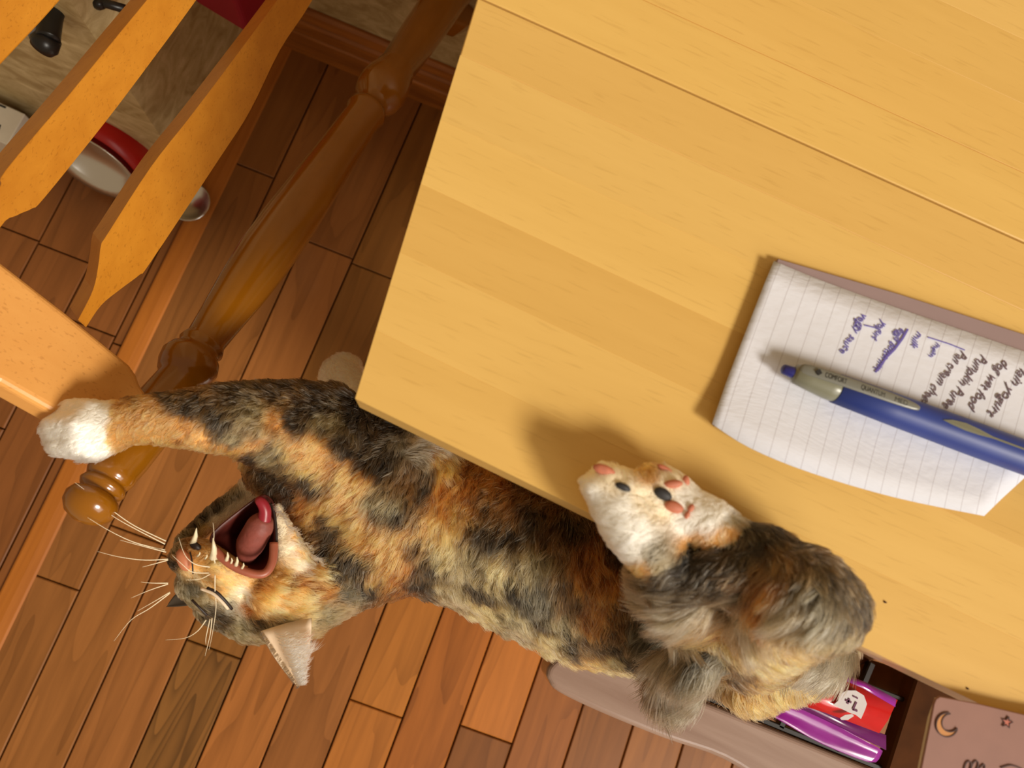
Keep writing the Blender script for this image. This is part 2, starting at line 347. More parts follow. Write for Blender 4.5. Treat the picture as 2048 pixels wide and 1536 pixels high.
tube('arm', smooth_pts(pts, 5), np.interp(np.linspace(0, 4, 21), range(5), [r*pxm(pts[0]) for r in rr]), M_blk, hk, 16)
lathe('foot', W(103, 70, .40), W(84, 96, .392)-W(103, 70, .40), [(0, .002), (.002, .011), (.012, .0135), (.018, .011), (.02, .002)], M_blk, hk, 24)
lathe('felt_pad', W(80, 74, .395), W(66, 60, .39)-W(84, 96, .395), [(-.002, .003), (0, .0095), (.018, .0085), (.02, .002)], M_felt, hk, 20)
h2 = empty('shelf_bracket', (-.5, .34, .45)); tag(h2, 'black bracket with a hanging round knob at the top edge', 'bracket')
tube('bar', [W(150, -30, .40), W(200, 4, .40), W(250, 18, .40)], .0045, M_blk, h2)
tube('knob', [W(196, -8, .40), W(196, 4, .40), W(197, 12, .40), W(196, 17, .40)], [.002, .005, .0065, .003], M_blk, h2, 14)

# ---------------------------------------------------------------- bench under the cat's hindquarters
SZ = .44
M_seat = wood('weathered_seat', (128, 96, 80), (176, 150, 136), 'X', 1.0, .28, .4, 1.0, rot=.1)
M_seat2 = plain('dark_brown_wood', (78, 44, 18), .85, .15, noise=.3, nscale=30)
M_grid = plain('black_grid_metal', (30, 22, 20), .4)
bench = empty('bench', W(1500, 1500, 0)); tag(bench, 'greyish brown wooden bench with a rounded end rail and black seat grid under the cat', 'bench')
outer = [(1150, 1290), (1105, 1325), (1094, 1345), (1098, 1362), (1118, 1385), (1200, 1425), (1330, 1478), (1450, 1520), (1560, 1590), (1700, 1680), (1900, 1780)]
inner = [(1230, 1320), (1260, 1345), (1330, 1375), (1420, 1408), (1500, 1440), (1650, 1500), (1800, 1562), (2000, 1645)]
so = [(p.x, p.y) for p in smooth_pts([(x, y, 0) for x, y in outer], 4)]; si = [(p.x, p.y) for p in smooth_pts([(x, y, 0) for x, y in inner], 4)]
poly_prism('end_rail', [W(x, y, SZ) for x, y in so+si[::-1]], (0, 0, -.035), M_seat, bench, .007, 4)
def gbar(p, q_, wd=9, z=SZ-.006):
    a = W(*p, z); b__ = W(*q_, z); d = (b__-a).normalized(); s = Vector((-d.y, d.x, 0))*wd*pxm(a)*.5
    poly_prism('grid_bar', [a+s, a-s, b__-s, b__+s], (0, 0, -.008), M_grid, bench, .001, 1)
gbar((1240, 1325), (2000, 1634), 12)
for x, y in ((1449, 1383), (1562, 1430), (1672, 1476), (1340, 1340)): gbar((x, y+28), (x+75, y-150), 14)
gbar((1330, 1210), (2060, 1500), 10)
for x, y in ((1260, 1290),): gbar((x, y+30), (x+75, y-120), 14)
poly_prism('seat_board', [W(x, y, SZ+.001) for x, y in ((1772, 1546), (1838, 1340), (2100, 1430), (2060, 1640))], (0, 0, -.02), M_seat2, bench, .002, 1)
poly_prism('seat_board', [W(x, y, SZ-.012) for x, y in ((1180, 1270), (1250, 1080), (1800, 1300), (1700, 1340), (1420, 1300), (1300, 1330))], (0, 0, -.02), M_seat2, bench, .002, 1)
for x, y in ((1230, 1310), (1960, 1640), (1300, 1120), (1950, 1420)):
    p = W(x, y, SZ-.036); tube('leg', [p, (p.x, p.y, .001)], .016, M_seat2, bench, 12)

# ---------------------------------------------------------------- treat packet
M_pur = plain('purple_foil', (150, 36, 150), .22, .8, noise=.15, nscale=40, coat=.3); M_redf = plain('red_foil', (196, 22, 26), .25, .7, noise=.15, nscale=30, coat=.3)
M_whp = plain('white_print', (214, 208, 210), .5); M_purd = plain('purple_ink', (96, 14, 70), .5)
PK = SZ+.012
pk = empty('treat_packet', W(1650, 1440, SZ)); tag(pk, 'crumpled purple and red foil packet marked 7+ on the bench beside the tail', 'packet')
def sheet(name, rowsp, mat, parent, thick=.0006, sub=2):
    vs = [p for r in rowsp for p in r]; nr = len(rowsp); nc = len(rowsp[0]); fs = []
    for i in range(nr-1):
        for j in range(nc-1): fs.append((i*nc+j, i*nc+j+1, (i+1)*nc+j+1, (i+1)*nc+j))
    o = meshob(name, vs, fs, mat, parent, True); s = o.modifiers.new('t', 'SOLIDIFY'); s.thickness = thick; s.offset = 0
    if sub: q_ = o.modifiers.new('s', 'SUBSURF'); q_.levels = sub; q_.render_levels = sub
    return o
def px_row(P, zs): return [W(x, y, PK+z) for (x, y), z in zip(P, zs)]
# lower crumpled flap
rw = [px_row([(1500, 1392), (1560, 1392), (1640, 1428), (1700, 1465), (1772, 1502)], [.012, .014, .012, .013, .012]),
      px_row([(1508, 1408), (1568, 1418), (1640, 1448), (1690, 1475), (1768, 1505)], [.004, .002, .006, .005, .006]),
      px_row([(1520, 1420), (1565, 1438), (1630, 1466), (1680, 1492), (1762, 1520)], [.010, .011, .004, .010, .008]),
      px_row([(1535, 1428), (1562, 1442), (1620, 1478), (1668, 1500), (1752, 1534)], [.006, .008, .006, .007, .006])]
sheet('flap', rw, M_pur, pk, .0006, 1)
rw = [px_row([(1500, 1370), (1570, 1385), (1660, 1428), (1772, 1470)], [.018, .016, .018, .012]),
      px_row([(1500, 1385), (1560, 1398), (1650, 1440), (1772, 1500)], [.006, .013, .012, .012])]
sheet('side_fold', rw, plain('purple_foil_deep', (98, 16, 92), .25, .8), pk, .0006, 0)
rw = [px_row([(1560, 1300), (1680, 1350), (1795, 1400)], [.020, .020, .019]),
      px_row([(1530, 1350), (1655, 1400), (1776, 1440)], [.024, .024, .022]),
      px_row([(1520, 1385), (1650, 1425), (1758, 1466)], [.019, .019, .018])]
sheet('front_panel', rw, M_redf, pk, .0006, 0)
rw = [px_row([(1670, 1340), (1730, 1364), (1792, 1398)], [.0215, .0215, .0205]), px_row([(1668, 1352), (1725, 1376), (1790, 1414)], [.0235, .0235, .022])]
sheet('edge_fold', rw, M_pur, pk, .0006, 0)
def flatpoly(name, P, z, mat, parent, th=.0005, tr=None): return poly_prism(name, [(tr or (lambda x, y: W(x, y, z)))(x, y) for x, y in P], (0, 0, -th), mat, parent, 0)
head = [(1666, 1410), (1676, 1402), (1680, 1388), (1694, 1381), (1712, 1381), (1728, 1391), (1734, 1408), (1730, 1420), (1722, 1438), (1712, 1430), (1700, 1426), (1688, 1420)]
flatpoly('cat_head_print', head, PK+.0262, M_whp, pk)
flatpoly('tail_print', [(1680, 1436), (1690, 1430), (1704, 1428), (1708, 1432), (1696, 1440), (1683, 1440)], PK+.0262, M_whp, pk)
def seg(p, q_, wd, z, mat, parent, name='ink_stroke'):
    a = W(*p, z); b__ = W(*q_, z); d = (b__-a).normalized(); s = Vector((-d.y, d.x, 0))*wd*pxm(a)*.5
    return poly_prism(name, [a+s, a-s, b__-s, b__+s], (0, 0, -.0003), mat, parent, 0)
for p, q_ in (((1691, 1400), (1703, 1405)), ((1699, 1397), (1695, 1408)), ((1713, 1404), (1706, 1419)), ((1706, 1419), (1715, 1422))):
    seg(p, q_, 4, PK+.0268, M_purd, pk, 'numeral_print')
for p in ((1706, 1392), (1712, 1395)): seg(p, (p[0]+4, p[1]+2), 3, PK+.0268, M_purd, pk, 'eye_print')

# ---------------------------------------------------------------- pink notebook
M_pink = plain('pink_cover', (146, 104, 92), .6, noise=.05); M_line = plain('cover_line', (70, 36, 28), .6); M_gold = plain('gold_print', (196, 130, 58), .5); M_page = plain('page_edge', (220, 205, 180), .8)
NZ = TZ+.008
nb = empty('pink_notebook', W(1950, 1470, TZ)); tag(nb, 'dusty pink notebook printed with a moon and a star at the table edge', 'notebook')
outl = [(1880, 1393), (1872, 1398), (1868, 1408), (1862, 1440), (1838, 1560), (1820, 1640), (2150, 1700), (2190, 1455), (2048, 1429), (1960, 1408)]
poly_prism('cover', [W(x, y, NZ) for x, y in outl], (0, 0, -.0015), M_pink, nb, .0004, 1)
poly_prism('pages', [W(1024+(x-1024)*1, y, NZ-.0016) for x, y in [(1884, 1400), (1870, 1440), (1846, 1560), (1830, 1635), (2140, 1690), (2180, 1462), (2048, 1436), (1960, 1414)]], (0, 0, -.0055), M_page, nb, 0)
mo = [(1914+25*math.cos(a), 1452+22*math.sin(a)) for a in np.linspace(math.radians(-20), math.radians(-255), 18)]
mi = [(1902+20*math.cos(a)+18, 1446+16*math.sin(a)) for a in np.linspace(math.radians(-245), math.radians(0), 14)]
mo = []; mi = []
for a in np.linspace(math.radians(25), math.radians(285), 22): mo.append((1895+22*math.cos(a)-0, 1450+24*math.sin(a)))
for a in np.linspace(math.radians(270), math.radians(35), 18): mi.append((1901+17*math.cos(a), 1446+18*math.sin(a)))
o = flatpoly('moon_print', mo+mi, NZ+.0004, M_gold, nb, .0004)
def stroke(P, wd, z, mat, parent, name='ink_stroke', tr=None):
    tr = tr or (lambda x, y: W(x, y, z)); pts = [tr(x, y) for x, y in P]; r = wd*pxm(pts[0])*.5; vs = []; fs = []
    for i, p in enumerate(pts):
        d = (pts[min(i+1, len(pts)-1)]-pts[max(i-1, 0)]).normalized(); s = Vector((-d.y, d.x, 0)).normalized()*r
        vs += [p+s, p-s, p+s-Vector((0, 0, .0003)), p-s-Vector((0, 0, .0003))]
    for i in range(len(pts)-1):
        a = 4*i; b__ = a+4; fs += [(a, a+1, b__+1, b__), (a+2, b__+2, b__+3, a+3), (a, b__, b__+2, a+2), (a+1, a+3, b__+3, b__+1)]
    return meshob(name, vs, fs, mat, parent)
stroke(mo+mi+mo[:1], 2.2, NZ+.0007, M_line, nb, 'moon_outline')
st = [(2015+(12 if k % 2 == 0 else 5)*math.sin(k*math.pi/5+.25), 1445-(12 if k % 2 == 0 else 5)*math.cos(k*math.pi/5+.25)) for k in range(11)]
flatpoly('star_print', st[:-1], NZ+.0004, plain('star_red', (190, 104, 84), .6), nb, .0004)
stroke(st, 2, NZ+.0007, M_line, nb, 'star_outline')
stroke(smooth2([(1926, 1552), (1932, 1528), (1940, 1523), (1943, 1530), (1938, 1550), (1946, 1528), (1954, 1522), (1957, 1530), (1950, 1550), (1962, 1534), (1970, 1530), (1968, 1550)]), 2.2, NZ+.0006, M_line, nb, 'lettering')
stroke(smooth2([(2002, 1536), (2020, 1531), (2034, 1534), (2048, 1540)]), 2.2, NZ+.0006, M_line, nb, 'lettering')

# ---------------------------------------------------------------- notepad with list
m, nt, b = newmat('ruled_paper', .75, .3); L = nt.links.new
PD = (W(1425, 850, TZ)-W(1545, 522, TZ)).normalized(); PX = Vector((-PD.y, PD.x, 0))
if PX.x < 0: PX = -PX
PX = (PX+PD*.06).normalized()
geo = N(nt, 'ShaderNodeNewGeometry'); dp = N(nt, 'ShaderNodeVectorMath', operation='DOT_PRODUCT'); L(geo.outputs['Position'], dp.inputs[0]); nx = Vector((-PD.y, PD.x, 0)); nx = nx if nx.x > 0 else -nx
dp.inputs[1].default_value = tuple(nx)
mu = N(nt, 'ShaderNodeMath', operation='MULTIPLY'); mu.inputs[1].default_value = 1/.0090; L(dp.outputs['Value'], mu.inputs[0])
fr = N(nt, 'ShaderNodeMath', operation='FRACT'); L(mu.outputs[0], fr.inputs[0]); lt = N(nt, 'ShaderNodeMath', operation='LESS_THAN'); lt.inputs[1].default_value = .05; L(fr.outputs[0], lt.inputs[0])
mc = N(nt, 'ShaderNodeMix', data_type='RGBA'); L(lt.outputs[0], mc.inputs[0]); mc.inputs[6].default_value = (*lin((222, 224, 236)), 1); mc.inputs[7].default_value = (*lin((198, 196, 206)), 1)
nz = N(nt, 'ShaderNodeTexNoise'); nz.inputs['Scale'].default_value = 25; bp = N(nt, 'ShaderNodeBump'); bp.inputs['Strength'].default_value = .12; bp.inputs['Distance'].default_value = .004; L(nz.outputs[0], bp.inputs['Height']); L(bp.outputs[0], b.inputs['Normal'])
L(mc.outputs[2], b.inputs['Base Color']); M_paper = m
M_pad = plain('pad_block_edge', (150, 128, 128), .85)
pad = empty('notepad', W(1750, 780, TZ)); tag(pad, 'white lined notepad with a handwritten shopping list under the blue pen', 'notepad')
blk = [(1556, 517), (1800, 588), (2048, 668), (2290, 750), (1966, 1024), (1860, 1004), (1700, 940), (1500, 868), (1432, 850)]
poly_prism('page_block', [W(x, y, TZ+.0052) for x, y in blk], (0, 0, -.005), M_pad, pad, .0004, 1)
top_e = [(1548, 522), (1640, 560), (1760, 604), (1900, 652), (2250, 772)]
bot_e = [(1424, 848), (1500, 896), (1620, 945), (1790, 995), (1968, 1032)]
tz_ = [.0068, .0062, .006, .006, .006]; bz_ = [.009, .0105, .010, .008, .0065]
te = [W(x, y, TZ+z) for (x, y), z in zip(top_e, tz_)]; be = [W(x, y, TZ+z) for (x, y), z in zip(bot_e, bz_)]
te = smooth_pts(te, 4); be = smooth_pts(be, 4); rw = []
for i in range(9):
    t = i/8; sag = -.0035*math.sin(math.pi*t)
    rw.append([a.lerp(c, t)+Vector((0, 0, sag)) for a, c in zip(te, be)])
rw2 = [[Vector((p.x, p.y, max(p.z, TZ+.0056))) for p in r] for r in rw]
sheet('top_page', rw2, M_paper, pad, .0003, 0)
SZp = TZ+.0060
def fzp(x, y): return W(x, y, SZp+.0006)
M_ink1 = plain('blue_ink', (104, 92, 176), .6); M_ink2 = plain('brown_ink', (112, 90, 100), .6)
font = None
def text_part(s, p0, p1, size_px, mat, parent, z, name='handwriting', shear=.25, squeeze=True, flip=False, bold=.0):
    cu = bpy.data.curves.new(name, 'FONT'); cu.body = s; cu.shear = shear; cu.size = 1; cu.extrude = .012; cu.offset = bold
    tmp = bpy.data.objects.new('tmp', cu); COL.objects.link(tmp); dg = bpy.context.evaluated_depsgraph_get(); dg.update()
    me = bpy.data.meshes.new_from_object(tmp.evaluated_get(dg)); bpy.data.objects.remove(tmp)
    a = W(*p0, z); b__ = W(*p1, z); d = (b__-a); Lx = d.length; d.normalize(); up = Vector((-d.y, d.x, 0))
    co = np.zeros(len(me.vertices)*3); me.vertices.foreach_get('co', co); co = co.reshape(-1, 3)
    wd = co[:, 0].max()-co[:, 0].min(); hs = size_px*pxm(a)
    sx = Lx/wd if squeeze else hs
    out = [a+d*((c[0]-co[:, 0].min())*sx)+up*(c[1]*hs+.0006*math.sin(c[0]*5))+Vector((0, 0, .00015*(1 if c[2] > 0 else -1))) for c in co]
    for v, c in zip(me.vertices, out): v.co = c
    o = bpy.data.objects.new(name, me); COL.objects.link(o); me.materials.append(mat); o.parent = parent; o.matrix_parent_inverse = Matrix.Translation(-parent.location)
    return o
HZ = TZ+.0063
for s, p0, p1, sz, mt in (('veggy', (1722, 626), (1706, 664), 24, M_ink1), ('sauce', (1700, 668), (1680, 704), 22, M_ink1), ('yogurt', (1764, 640), (1743, 676), 22, M_ink1),
                          ('eggs butternut', (1800, 655), (1748, 738), 22, M_ink1), ('milk', (1834, 662), (1820, 692), 20, M_ink1), ('mean', (1872, 684), (1858, 712), 18, M_ink1),
                          ('Pan cream cheese', (1922, 700), (1834, 810), 26, M_ink2), ('Pumpkin Puree', (1962, 708), (1886, 812), 27, M_ink2),
                          ('dog wet food', (2006, 718), (1934, 812), 27, M_ink2), ('Plain yogurt', (2050, 726), (1975, 828), 28, M_ink2)):
    text_part(s, p0, p1, sz, mt, pad, HZ)
stroke([(1816, 658), (1806, 676), (1790, 698), (1772, 716), (1760, 735), (1751, 744)], 4.0, HZ+.0002, M_ink1, pad, 'strike_line')
stroke([(1729, 650), (1750, 655)], 2, HZ, M_ink1, pad, 'strike_line'); stroke([(1856, 674), (1900, 688), (1930, 700)], 2, HZ, M_ink1, pad, 'strike_line')

# ---------------------------------------------------------------- pen
M_pb = plain('blue_rubber', (42, 62, 140), .45, noise=.05); M_pg = plain('grey_plastic', (128, 128, 110), .3, noise=.05); M_pg2 = plain('grey_clip', (120, 120, 112), .3); M_pbd = plain('blue_button', (44, 44, 120), .3)
pen = empty('ballpoint_pen', W(1800, 850, TZ+.02)); tag(pen, 'blue ballpoint pen with a grey clip lying across the notepad', 'pen')
PR = 35*.38/F
zP = TZ+.0063+.0085
pa = W(1566, 738, zP); pb = W(2048+160, 985, zP); pax = (W(2048, 920, zP)-W(1590, 752, zP)).normalized(); pa = W(1564, 737, zP)
k = pxm(pa)
def pp(x, y): return (W(x, y, zP)-pa).dot(pax)
lathe('button', pa, pax, [(0, 6*k), (3*k, 10*k), (24*k, 12*k), (36*k, 12*k)], M_pbd, pen)
lathe('cap_barrel', pa, pax, [(24*k, 13*k), (30*k, 20*k), (60*k, 24*k), (100*k, 28*k), (150*k, 29*k)], M_pg, pen)
lathe('grip_barrel', pa, pax, [(118*k, 28*k), (119*k, 30.5*k), (240*k, 33*k), (420*k, 35*k), (560*k, 35*k), (700*k, 32*k), (740*k, 24*k)], M_pb, pen)
lathe('tip', pa, pax, [(739*k, 24*k), (790*k, 12*k), (800*k, 6*k), (812*k, 3*k), (812.5*k, .5*k)], M_pg, pen)
side = Vector((-pax.y, pax.x, 0)); 
if side.y < 0: side = -side
zt = Vector((0, 0, 1))
clipc = [(26, 12, 19), (40, 13, 24), (90, 13, 32), (160, 13, 37), (230, 12, 38), (272, 9, 37), (280, 4, 36)]
vs = []; fs = []
for s, wd, h in clipc:
    c_ = pa+pax*(s*k)+side*(9*k*(1 if s > 30 else .8)); hh = h*k
    for (u, dz) in ((-wd, -2), (-wd*.8, 1), (0, 3), (wd*.8, 1), (wd, -2), (0, -6)): vs.append(c_+side*(u*k)+zt*((hh*.92)+dz*k*1.0))
n = 6
for i in range(len(clipc)-1):
    for j in range(n): fs.append((i*n+j, i*n+(j+1) % n, (i+1)*n+(j+1) % n, (i+1)*n+j))
fs += [tuple(range(n-1, -1, -1)), tuple((len(clipc)-1)*n+j for j in range(n))]
o = meshob('clip', vs, fs, M_pg2, pen, True); s_ = o.modifiers.new('s', 'SUBSURF'); s_.levels = 1; s_.render_levels = 1
def pentext(s, a0, a1, sz):
    c0_ = pa+pax*(a0*k)+side*(8*k); 
    cu = bpy.data.curves.new('lettering', 'FONT'); cu.body = s; cu.size = 1; cu.extrude = .01; tmp = bpy.data.objects.new('tmp', cu); COL.objects.link(tmp); dg = bpy.context.evaluated_depsgraph_get(); dg.update()
    me = bpy.data.meshes.new_from_object(tmp.evaluated_get(dg)); bpy.data.objects.remove(tmp)
    X = [v.co.x for v in me.vertices]; mn, mx = min(X), max(X)
    for v in me.vertices:
        t = a0+(a1-a0)*(v.co.x-mn)/(mx-mn); h = np.interp(t, [c[0] for c in clipc], [c[2] for c in clipc])
        v.co = pa+pax*(t*k)+side*((9+(v.co.y-.35)*sz)*k)+zt*(h*k*.92+2.2*k+v.co.z*.0002)
    o = bpy.data.objects.new('lettering', me); COL.objects.link(o); me.materials.append(M_ink); o.parent = pen; o.matrix_parent_inverse = Matrix.Translation(-pen.location)
pentext('COMFORT', 76, 120, 15); pentext('QUANTUM', 150, 200, 14); pentext('MED', 222, 250, 13)
lg = [pa+pax*((62+7*math.cos(a))*k)+side*((9+7*math.sin(a))*k)+zt*(30*k) for a in (0, math.pi/2, math.pi, 1.5*math.pi)]
poly_prism('emblem', lg, (0, 0, -.0004), M_ink, pen, 0)
# grey inlay on the grip
inl = [(330, 1), (350, 8), (380, 12), (410, 9), (440, 4), (640, 3), (640, 0), (440, 0), (410, -3), (380, -4), (350, -2)]
vs = [pa+pax*(s*k)+side*((u+2)*k)+zt*(math.sqrt(max(35**2-(u+2)**2, 0))*k+.0003) for s, u in inl]
poly_prism('grip_inlay', vs, (0, 0, -.0015), M_pg, pen, 0)

# ================================================================ the cat
AXR = Vector(R[:, 0]); AXU = Vector(R[:, 1])
chains = {   # px, py, z, radius px
 'trunk': [(1560, 1240, .555, 150), (1440, 1230, .545, 152), (1300, 1190, .53, 160), (1180, 1165, .53, 162), (1060, 1110, .53, 160), (950, 1060, .53, 155), (860, 1030, .53, 158), (770, 985, .54, 160), (690, 940, .55, 150)],
 'chest': [(690, 940, .55, 150), (610, 900, .56, 128)],
 'neck': [(790, 1060, .54, 130), (715, 1100, .54, 112), (660, 1150, .545, 88)],
 'arm': [(640, 880, .575, 118), (560, 850, .60, 92), (480, 838, .62, 76), (420, 836, .63, 68), (360, 838, .635, 58), (300, 838, .637, 50), (245, 845, .635, 48), (205, 858, .632, 56), (160, 864, .628, 50), (130, 872, .62, 38)],
 'toe1': [(190, 826, .64, 28), (146, 818, .632, 23), (134, 822, .622, 18)],
 'toe2': [(160, 850, .645, 28), (112, 852, .632, 25), (98, 858, .622, 20)],
 'toe3': [(160, 884, .64, 30), (122, 890, .63, 25), (106, 888, .62, 19)],
 'toe4': [(190, 900, .635, 24), (168, 905, .62, 20)],
 'far_arm': [(760, 900, .47, 70), (720, 830, .42, 52), (695, 780, .38, 42), (678, 752, .355, 40), (690, 742, .35, 36)],
 'skull': [(545, 1200, .555, 78), (600, 1185, .55, 92), (660, 1150, .545, 92)],
 'crown': [(430, 1208, .552, 42), (500, 1228, .548, 56), (570, 1228, .548, 58)],
 'brow': [(480, 1200, .56, 55), (430, 1185, .57, 48), (395, 1165, .575, 44)],
 'muzzle': [(450, 1150, .585, 42), (410, 1118, .595, 38), (380, 1108, .595, 36), (362, 1118, .588, 28)],
 'lip_near': [(430, 1130, .60, 26), (470, 1152, .59, 26), (520, 1162, .58, 28), (560, 1150, .575, 30)],
 'cheek': [(540, 1175, .58, 48), (600, 1180, .575, 55), (640, 1160, .565, 52)],
 'jaw': [(590, 1140, .578, 40), (576, 1090, .588, 28), (562, 1045, .592, 17), (554, 1015, .592, 11)],
 'throat': [(650, 1100, .555, 58), (620, 1060, .55, 50), (600, 1010, .55, 50)],
 'far_cheek': [(372, 1085, .56, 24), (400, 1058, .55, 22), (440, 1028, .545, 27), (480, 1000, .54, 26), (515, 975, .54, 28)],
 'haunch': [(1500, 1262, .655, 112), (1575, 1215, .77, 100), (1595, 1190, .79, 108), (1645, 1212, .785, 90)],
 'rump': [(1500, 1310, .56, 108), (1585, 1292, .58, 98), (1640, 1272, .60, 70)],
 'shank': [(1655, 1208, .775, 62), (1600, 1155, .785, 62), (1540, 1105, .785, 54), (1480, 1078, .78, 40)],
 'knee_fill': [(1600, 1200, .787, 90), (1500, 1150, .782, 66), (1430, 1140, .778, 60), (1370, 1150, .77, 60)],
 'foot_a': [(1455, 1062, .778, 44), (1415, 1045, .778, 56), (1370, 1022, .775, 52), (1330, 1000, .775, 46), (1300, 978, .775, 44)],
 'toe_a1': [(1372, 982, .778, 24), (1360, 960, .772, 19)], 'toe_a2': [(1340, 965, .778, 28), (1322, 945, .772, 23)], 'toe_a3': [(1300, 960, .778, 28), (1292, 944, .77, 22)], 'toe_a4': [(1300, 1008, .778, 30), (1284, 992, .775, 22)],
 'shank_b': [(1440, 1225, .69, 80), (1390, 1180, .74, 74), (1335, 1130, .770, 66)],
 'foot_b': [(1306, 1098, .775, 64), (1262, 1052, .778, 60), (1232, 1010, .778, 54), (1212, 975, .775, 48)],
 'toe_b1': [(1262, 972, .781, 28), (1244, 950, .776, 22)], 'toe_b2': [(1216, 955, .781, 28), (1206, 940, .776, 21)], 'toe_b3': [(1188, 975, .781, 26), (1176, 965, .778, 19)],
 'tail': [(1640, 1290, .62, 60), (1560, 1270, .67, 50), (1480, 1280, .69, 48), (1410, 1310, .68, 50), (1370, 1350, .64, 44), (1350, 1385, .60, 28)],
}
def cpos(c): return W(c[0], c[1], c[2])
vs = []; fs = []
SP = []
_ico = bmesh.new(); bmesh.ops.create_icosphere(_ico, subdivisions=2, radius=1); IV = np.array([v.co[:] for v in _ico.verts]); IF = np.array([[v.index for v in f.verts] for f in _ico.faces]); _ico.free()
segs = []
for nm, ch in chains.items():
    P = [np.array(cpos(c)) for c in ch]; Rr = [c[3]*pxm(p) for c, p in zip(ch, P)]
    for i in range(len(P)-1):
        segs.append((nm, P[i], P[i+1], Rr[i], Rr[i+1]))
        L_ = np.linalg.norm(P[i+1]-P[i]); n = max(2, int(L_/(min(Rr[i], Rr[i+1])*.28))+1)
        for t in np.linspace(0, 1, n, endpoint=(i == len(P)-2)):
            SP.append((P[i]*(1-t)+P[i+1]*t, Rr[i]*(1-t)+Rr[i+1]*t))
for p, r in SP:
    b0 = len(vs); vs.extend((IV*r+p).tolist()); fs.extend((IF+b0).tolist())
me = bpy.data.meshes.new('cat_raw'); me.from_pydata(vs, [], fs)
raw = bpy.data.objects.new('cat_raw', me); COL.objects.link(raw)
md = raw.modifiers.new('r', 'REMESH'); md.mode = 'VOXEL'; md.voxel_size = .0028; md.use_smooth_shade = True
sm = raw.modifiers.new('s', 'SMOOTH'); sm.factor = .5; sm.iterations = 6
dg = bpy.context.evaluated_depsgraph_get(); dg.update()
body_me = bpy.data.meshes.new_from_object(raw.evaluated_get(dg)); body_me.name = 'cat_body'
bpy.data.objects.remove(raw)
nv = len(body_me.vertices); BV = np.zeros(nv*3); body_me.vertices.foreach_get('co', BV); BV = BV.reshape(-1, 3)
body_me.calc_loop_triangles(); nt_ = len(body_me.loop_triangles); TI = np.zeros(nt_*3, np.int64); body_me.loop_triangles.foreach_get('vertices', TI); TI = TI.reshape(-1, 3)
VN = np.zeros(nv*3); body_me.vertices.foreach_get('normal', VN); VN = VN.reshape(-1, 3)

PAL = {k: np.array(lin(v)) for k, v in dict(D=(50, 38, 22), K=(28, 22, 14), G=(220, 158, 86), T=(158, 136, 96), O=(176, 104, 44), W=(253, 250, 242), S=(152, 140, 116), C=(254, 194, 116), B=(104, 72, 38), Y=(228, 190, 120), M=(122, 106, 72), R=(206, 134, 110), Z=(90, 82, 64), P=(250, 234, 202)).items()}
